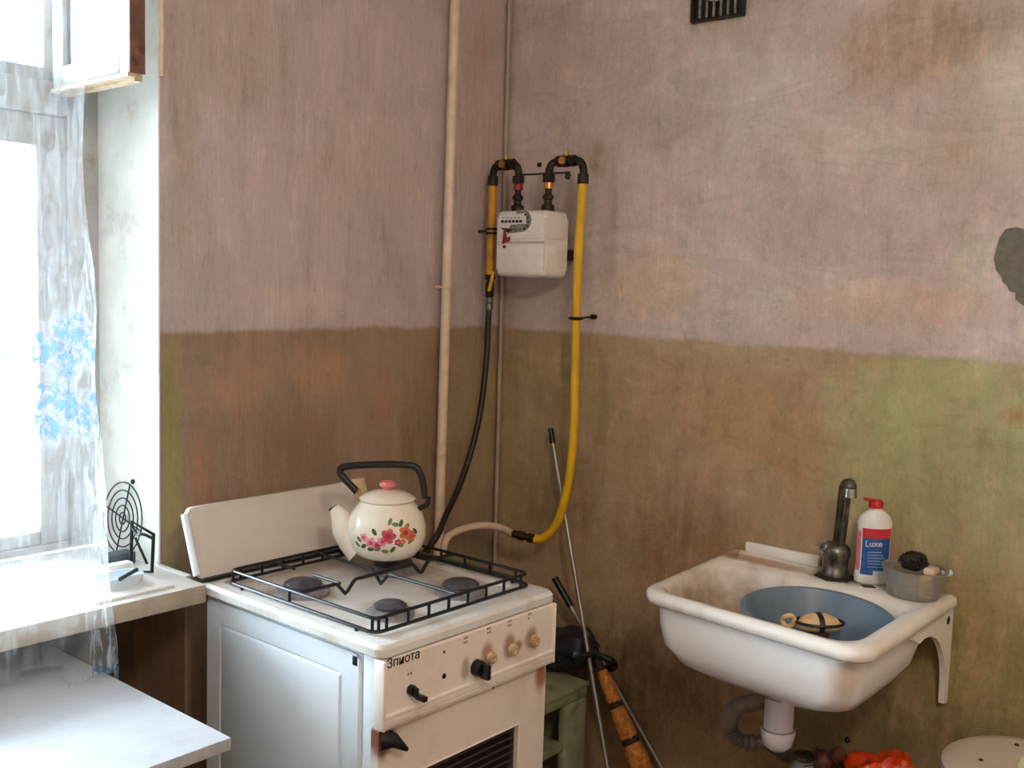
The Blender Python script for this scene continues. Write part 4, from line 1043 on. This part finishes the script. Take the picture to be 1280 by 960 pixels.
b = B(); q = at(148, 707, 'z', ZS+.03); box(b, q.x-.035, q.x+.03, q.y-.012, q.y+.014, ZS+.0, ZS+.036, .006); tag(obj('soap_packet', b, M_white_pl), 'small white packet between grey box and dish on window sill', 'packet')

# ================================================================== between stove and sink
cbn = thing('green_shelf_cupboard', 'low pale green wooden shelf cupboard between stove and right wall', 'cupboard')
cx0, cx1, cy0, cy1, czt = 1.80, 2.252, 1.60, 1.94, .452
b = B(); box(b, cx0, cx0+.09, cy0, cy0+.02, .0, czt-.04); obj('left_stile', b, M_greenpaint, cbn)
b = B(); box(b, cx1-.095, cx1, cy0, cy0+.02, .0, czt-.042, .002); obj('right_stile', b, M_greenpaint, cbn)
b = B(); box(b, cx0, cx1, cy0-.001, cy0+.02, czt-.04, czt-.012, .002); obj('top_rail', b, M_greenpaint, cbn)
b = B(); box(b, cx0, cx1+.004, cy0-.006, cy1, czt-.0115, czt, .002); obj('top_board', b, M_greenpaint, cbn)
b = B(); box(b, cx0+.09, cx1-.095, cy0, cy0+.16, .288, .308, .002); obj('shelf', b, M_greenpaint, cbn)
for xa_ in (cx0, cx1-.012):
    b = B(); box(b, xa_, xa_+.012, cy0+.021, cy1, 0, czt-.012); obj('side_board', b, M_greenpaint, cbn, smooth=False)
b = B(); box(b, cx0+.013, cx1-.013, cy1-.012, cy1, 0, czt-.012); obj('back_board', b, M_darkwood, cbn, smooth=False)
rebase(cbn, ((cx0+cx1)/2, (cy0+cy1)/2, 0))
q = at(714, 846, 'y', 1.70); b = B(); blob(b, (0, 0, 0), .105, .085, .060, 4, .16, 3.2, 5)
for v in b.verts: v.co.z = max(v.co.z, -.055)
o = obj('dark_bag', b, M_bag, angle=25); o.location = (q.x-.02, 1.70, czt+.0552); tag(o, 'crumpled blue-black bag heaped on the low green cupboard', 'bag')
# sticks
def ext(p0, p1, z, xmax=2.36):
    t = (z-p0.z)/(p1.z-p0.z); return p0.lerp(p1, t)
mp_ = thing('mop_handle', 'tall grey metal pole with black grip leaning upright by yellow hose', 'pole')
a = at(688, 536, 'x', 2.345); c = at(766, 1000, 'x', 2.20); f = ext(a, c, .01)
b = B(); g1 = a.lerp(f, .034*1.0); tube(b, [a.lerp(f, .03), f], .0062, 12); obj('tube', b, M_steel, mp_)
b = B(); e = a.lerp(f, .036); tube(b, [a, a.lerp(f, .008), e], .0085, 12); obj('grip', b, M_black, mp_)
b = B(); u = a.lerp(f, .002); tube(b, [u+Vector((-.009, 0, -.004)), u+Vector((-.0095, 0, -.022))], .0025, 6); obj('hang_hole', b, M_steel, mp_)
b = B(); box(b, f.x-.05, f.x+.05, f.y-.02, f.y+.02, .0, .012, .004); obj('foot_plate', b, M_black, mp_)
rebase(mp_, f); 
m2 = thing('broom_pole', 'shorter pole with black grip leaning slanted behind the upright pole', 'pole')
a2 = at(693, 722, 'x', 2.30); c2 = at(830, 960, 'x', 2.345); f2 = ext(a2, c2, .01); f2.x = min(f2.x, 2.355)
b = B(); tube(b, [a2.lerp(f2, .10), f2], .0062, 12); obj('tube', b, M_steel, m2)
b = B(); tube(b, [a2, a2.lerp(f2, .012), a2.lerp(f2, .105)], .0095, 12); obj('grip', b, M_black, m2)
b = B(); box(b, f2.x-.012, min(f2.x+.012, 2.366), f2.y-.012, f2.y+.012, 0, .02, .004); obj('end_cap', b, M_black, m2)
rebase(m2, f2)
# whisk broom, hung upside down: banded handle part in view
br = thing('straw_broom', 'orange-brown straw broom bound with dark cord between the two poles', 'broom')
s0, s1 = at(752, 838, 'x', 2.25), at(812, 985, 'x', 2.25); f3 = ext(s0, s1, .012)
dv = (f3-s0); Lb = dv.length; tt_ = dv.normalized()
vis = lambda px, py: (at(px, py, 'x', 2.25)-s0).length/Lb
cuts = [0, vis(766, 882), vis(785, 927), vis(802, 970), .85, 1]
for k in range(len(cuts)-1):
    t0, t1 = cuts[k]+(.012 if k else 0), cuts[k+1]-.012
    b = B(); r0 = .014+.030*t0; r1 = .014+.030*t1
    tube(b, [s0+dv*(t0+(t1-t0)*i/6) for i in range(7)], r0, 16, rfun=lambda t, r0=r0, r1=r1: (r0+(r1-r0)*t)*(1+.12*math.sin(PI*t)))
    for v in b.verts:
        a_ = (v.co-s0).cross(tt_); v.co += Vector((0, random.uniform(-.001, .001), 0))
    obj('straw_bundle', b, M_straw, br, angle=25)
for k in range(1, len(cuts)-1):
    c = s0+dv*cuts[k]; b = B(); tube(b, [c-tt_*.010, c+tt_*.010], (.014+.030*cuts[k])*1.0, 14); obj('cord_binding', b, M_cord, br)
b = B(); tube(b, [s0-tt_*.03, s0+tt_*.004], .011, 12); obj('cord_binding', b, M_cord, br)
rebase(br, f3)
# dark strap tying the poles
c = a.lerp(f, .5); q = at(756, 824, 'x', 2.29)
b = B(); tube(b, smooth_path([at(742, 815, 'x', 2.24), at(752, 821, 'x', 2.24), at(764, 826, 'x', 2.25), at(768, 834, 'x', 2.28), at(756, 836, 'x', 2.29)], 5), .010, 10)
tube(b, smooth_path([at(742, 815, 'x', 2.24), at(728, 822, 'x', 2.19), at(715, 832, 'y', 1.69)], 5), .008, 10)
tag(obj('strap', b, M_bag), 'black strap of the bag looped around the upright pole', 'strap')

# ================================================================== under and beside the sink
bn = thing('low_stool', 'low brown wooden bench under the wash basin carrying the bags', 'bench')
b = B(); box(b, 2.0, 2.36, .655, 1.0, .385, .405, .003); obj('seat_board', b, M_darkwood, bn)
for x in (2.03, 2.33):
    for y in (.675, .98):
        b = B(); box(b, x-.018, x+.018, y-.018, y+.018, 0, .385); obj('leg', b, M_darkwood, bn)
rebase(bn, (2.18, .81, 0))
q = at(1105, 962, 'x', 2.19)
b = B(); blob(b, (0, 0, 0), .07, .075, .075, 4, .2, 3.5, 11)
for v in b.verts: v.co.z = max(v.co.z, -.065)
blob(b, (.0, -.03, .052), .030, .022, .026, 3, .3, 5, 4)
o = obj('orange_bag', b, M_orange, angle=30); zq = q.z; o.location = (q.x, q.y, .4055+.065); tag(o, 'crumpled bright orange plastic bag under the right end of the basin', 'bag')
q = at(1040, 960, 'x', 2.19)
nb_ = thing('net_bag', 'dark net bag of reddish onions left of the orange bag', 'bag')
b = B()
for i, (dx, dy, dz, r) in enumerate(((0, 0, 0, .03), (.03, .025, .0, .028), (-.02, -.04, -.005, .03), (.02, -.035, .03, .024), (-.01, .02, .045, .025), (.0, -.012, .065, .020), (.03, .05, -.01, .03), (-.03, .045, -.005, .028))):
    blob(b, (q.x+dx, q.y+dy, .4055+.033+dz*1.0), r, r, r*.95, 2, .1, 4, i)
obj('onions', b, M_net, nb_)
b = B(); rn = random.Random(5)
for k in range(22):
    a0 = rn.uniform(0, 2*PI); z0_ = rn.uniform(.0, .045); pts = []
    for t in range(6):
        aa = a0+t*.22; zz_ = z0_+t*.008; rr = .068*math.cos(max(-1.4, min(1.4, (zz_-.045)/.07)))
        pts.append((q.x+rr*math.cos(aa), q.y+rr*math.sin(aa)*1.1, .4085+max(0, zz_)))
    tube(b, pts, .0011, 5)
blob(b, (at(1059, 925, 'x', 2.2)), .007, .007, .007, 2, .1)
obj('net', b, M_black, nb_)['kind'] = 'stuff'
rebase(nb_, (q.x, q.y, .4055))
q = at(1004, 962, 'x', 2.16)
jr = thing('glass_jar', 'small grey-green glass jar beside the drain under the basin', 'jar')
b = B(); lathe(b, [(0, 0), (.026, 0), (.029, .004), (.029, .055), (.022, .068), (.022, .078), (.019, .078), (.019, .066), (.026, .052), (.026, .006), (0, .004)], (q.x, q.y, .4055), 28); obj('jar_glass', b, glass_mat('greenish_glass', (.6, .66, .58, 1), 1.5, .35), jr)
b = B(); lathe(b, [(0, .078), (.024, .078), (.024, .088), (0, .089)], (q.x, q.y, .4055), 24); obj('jar_lid', b, M_dullchrome, jr)
rebase(jr, (q.x, q.y, .4055))
# round washing machine, right bottom corner
wc = at(1292, 962, 'z', .60)
wm = thing('round_washing_machine', 'round white enamelled drum with lid at the right edge below the basin', 'washing machine')
M_drum = enamel_mat('drum_enamel', (206, 194, 180), [((wc.x-.04, wc.y+.02, .6), (.04, .04, .1), (190, 170, 164), .4)], .35, (176, 160, 140), .3, 8)
rw = .168
b = B(); lathe(b, [(0, .02), (rw-.012, .02), (rw-.006, .04), (rw-.006, .575), (0, .575)], (wc.x, wc.y, 0), 64); obj('drum', b, M_drum, wm)
b = B(); lathe(b, [(0, .575), (rw, .575), (rw+.002, .580), (rw, .592), (rw-.008, .598), (rw-.03, .600), (.0, .604)], (wc.x, wc.y, 0), 64); o = obj('lid', b, M_drum, wm)
for px, py in ((1226, 951), (1271, 932)):
    p = at(px, py, 'z', .6); b = B(); lathe(b, [(0, 0), (.0055, 0), (.004, .004), (0, .004)], (p.x, p.y, .5995), 12); obj('rivet', b, M_black, o)
for k in range(3):
    a_ = k*2*PI/3; b = B(); cyl(b, (wc.x+.12*math.cos(a_), wc.y+.12*math.sin(a_), 0), (wc.x+.12*math.cos(a_), wc.y+.12*math.sin(a_), .022), .015); obj('foot', b, M_black, wm)
rebase(wm, (wc.x, wc.y, 0))
p = at(1290, 975, 'z', .603)
b = B(); lathe(b, [(0, 0), (.026, 0), (.028, .004), (.028, .028), (.024, .034), (0, .036)], (p.x, p.y, .6042), 28); tag(obj('cream_jar', b, simple('cream_plastic', (226, 224, 186), .4)), 'cream plastic jar standing on the round white drum at the frame edge', 'jar')

# ================================================================== added warm fill light behind the camera, shaped as a globe lamp
lp = thing('fill_lamp', 'added warm fill light shaped as a hanging globe behind the viewer', 'lamp')
lc = Vector((.35, -.35, 2.33))
m, nt, p = new_mat('fill_lamp_globe'); p.inputs['Emission Color'].default_value = (1, .85, .70, 1); p.inputs['Emission Strength'].default_value = FILL_W
p.inputs['Base Color'].default_value = (.9, .9, .88, 1)
b = B(); bmesh.ops.create_icosphere(b, subdivisions=4, radius=.13)
for v in b.verts: v.co += lc
obj('globe', b, m, lp)
b = B(); cyl(b, lc+Vector((0, 0, .125)), lc+Vector((0, 0, .17)), .04); cyl(b, lc+Vector((0, 0, .17)), (lc.x, lc.y, HC), .006); obj('cord_and_cap', b, M_white_pl, lp)
rebase(lp, (lc.x, lc.y, HC))
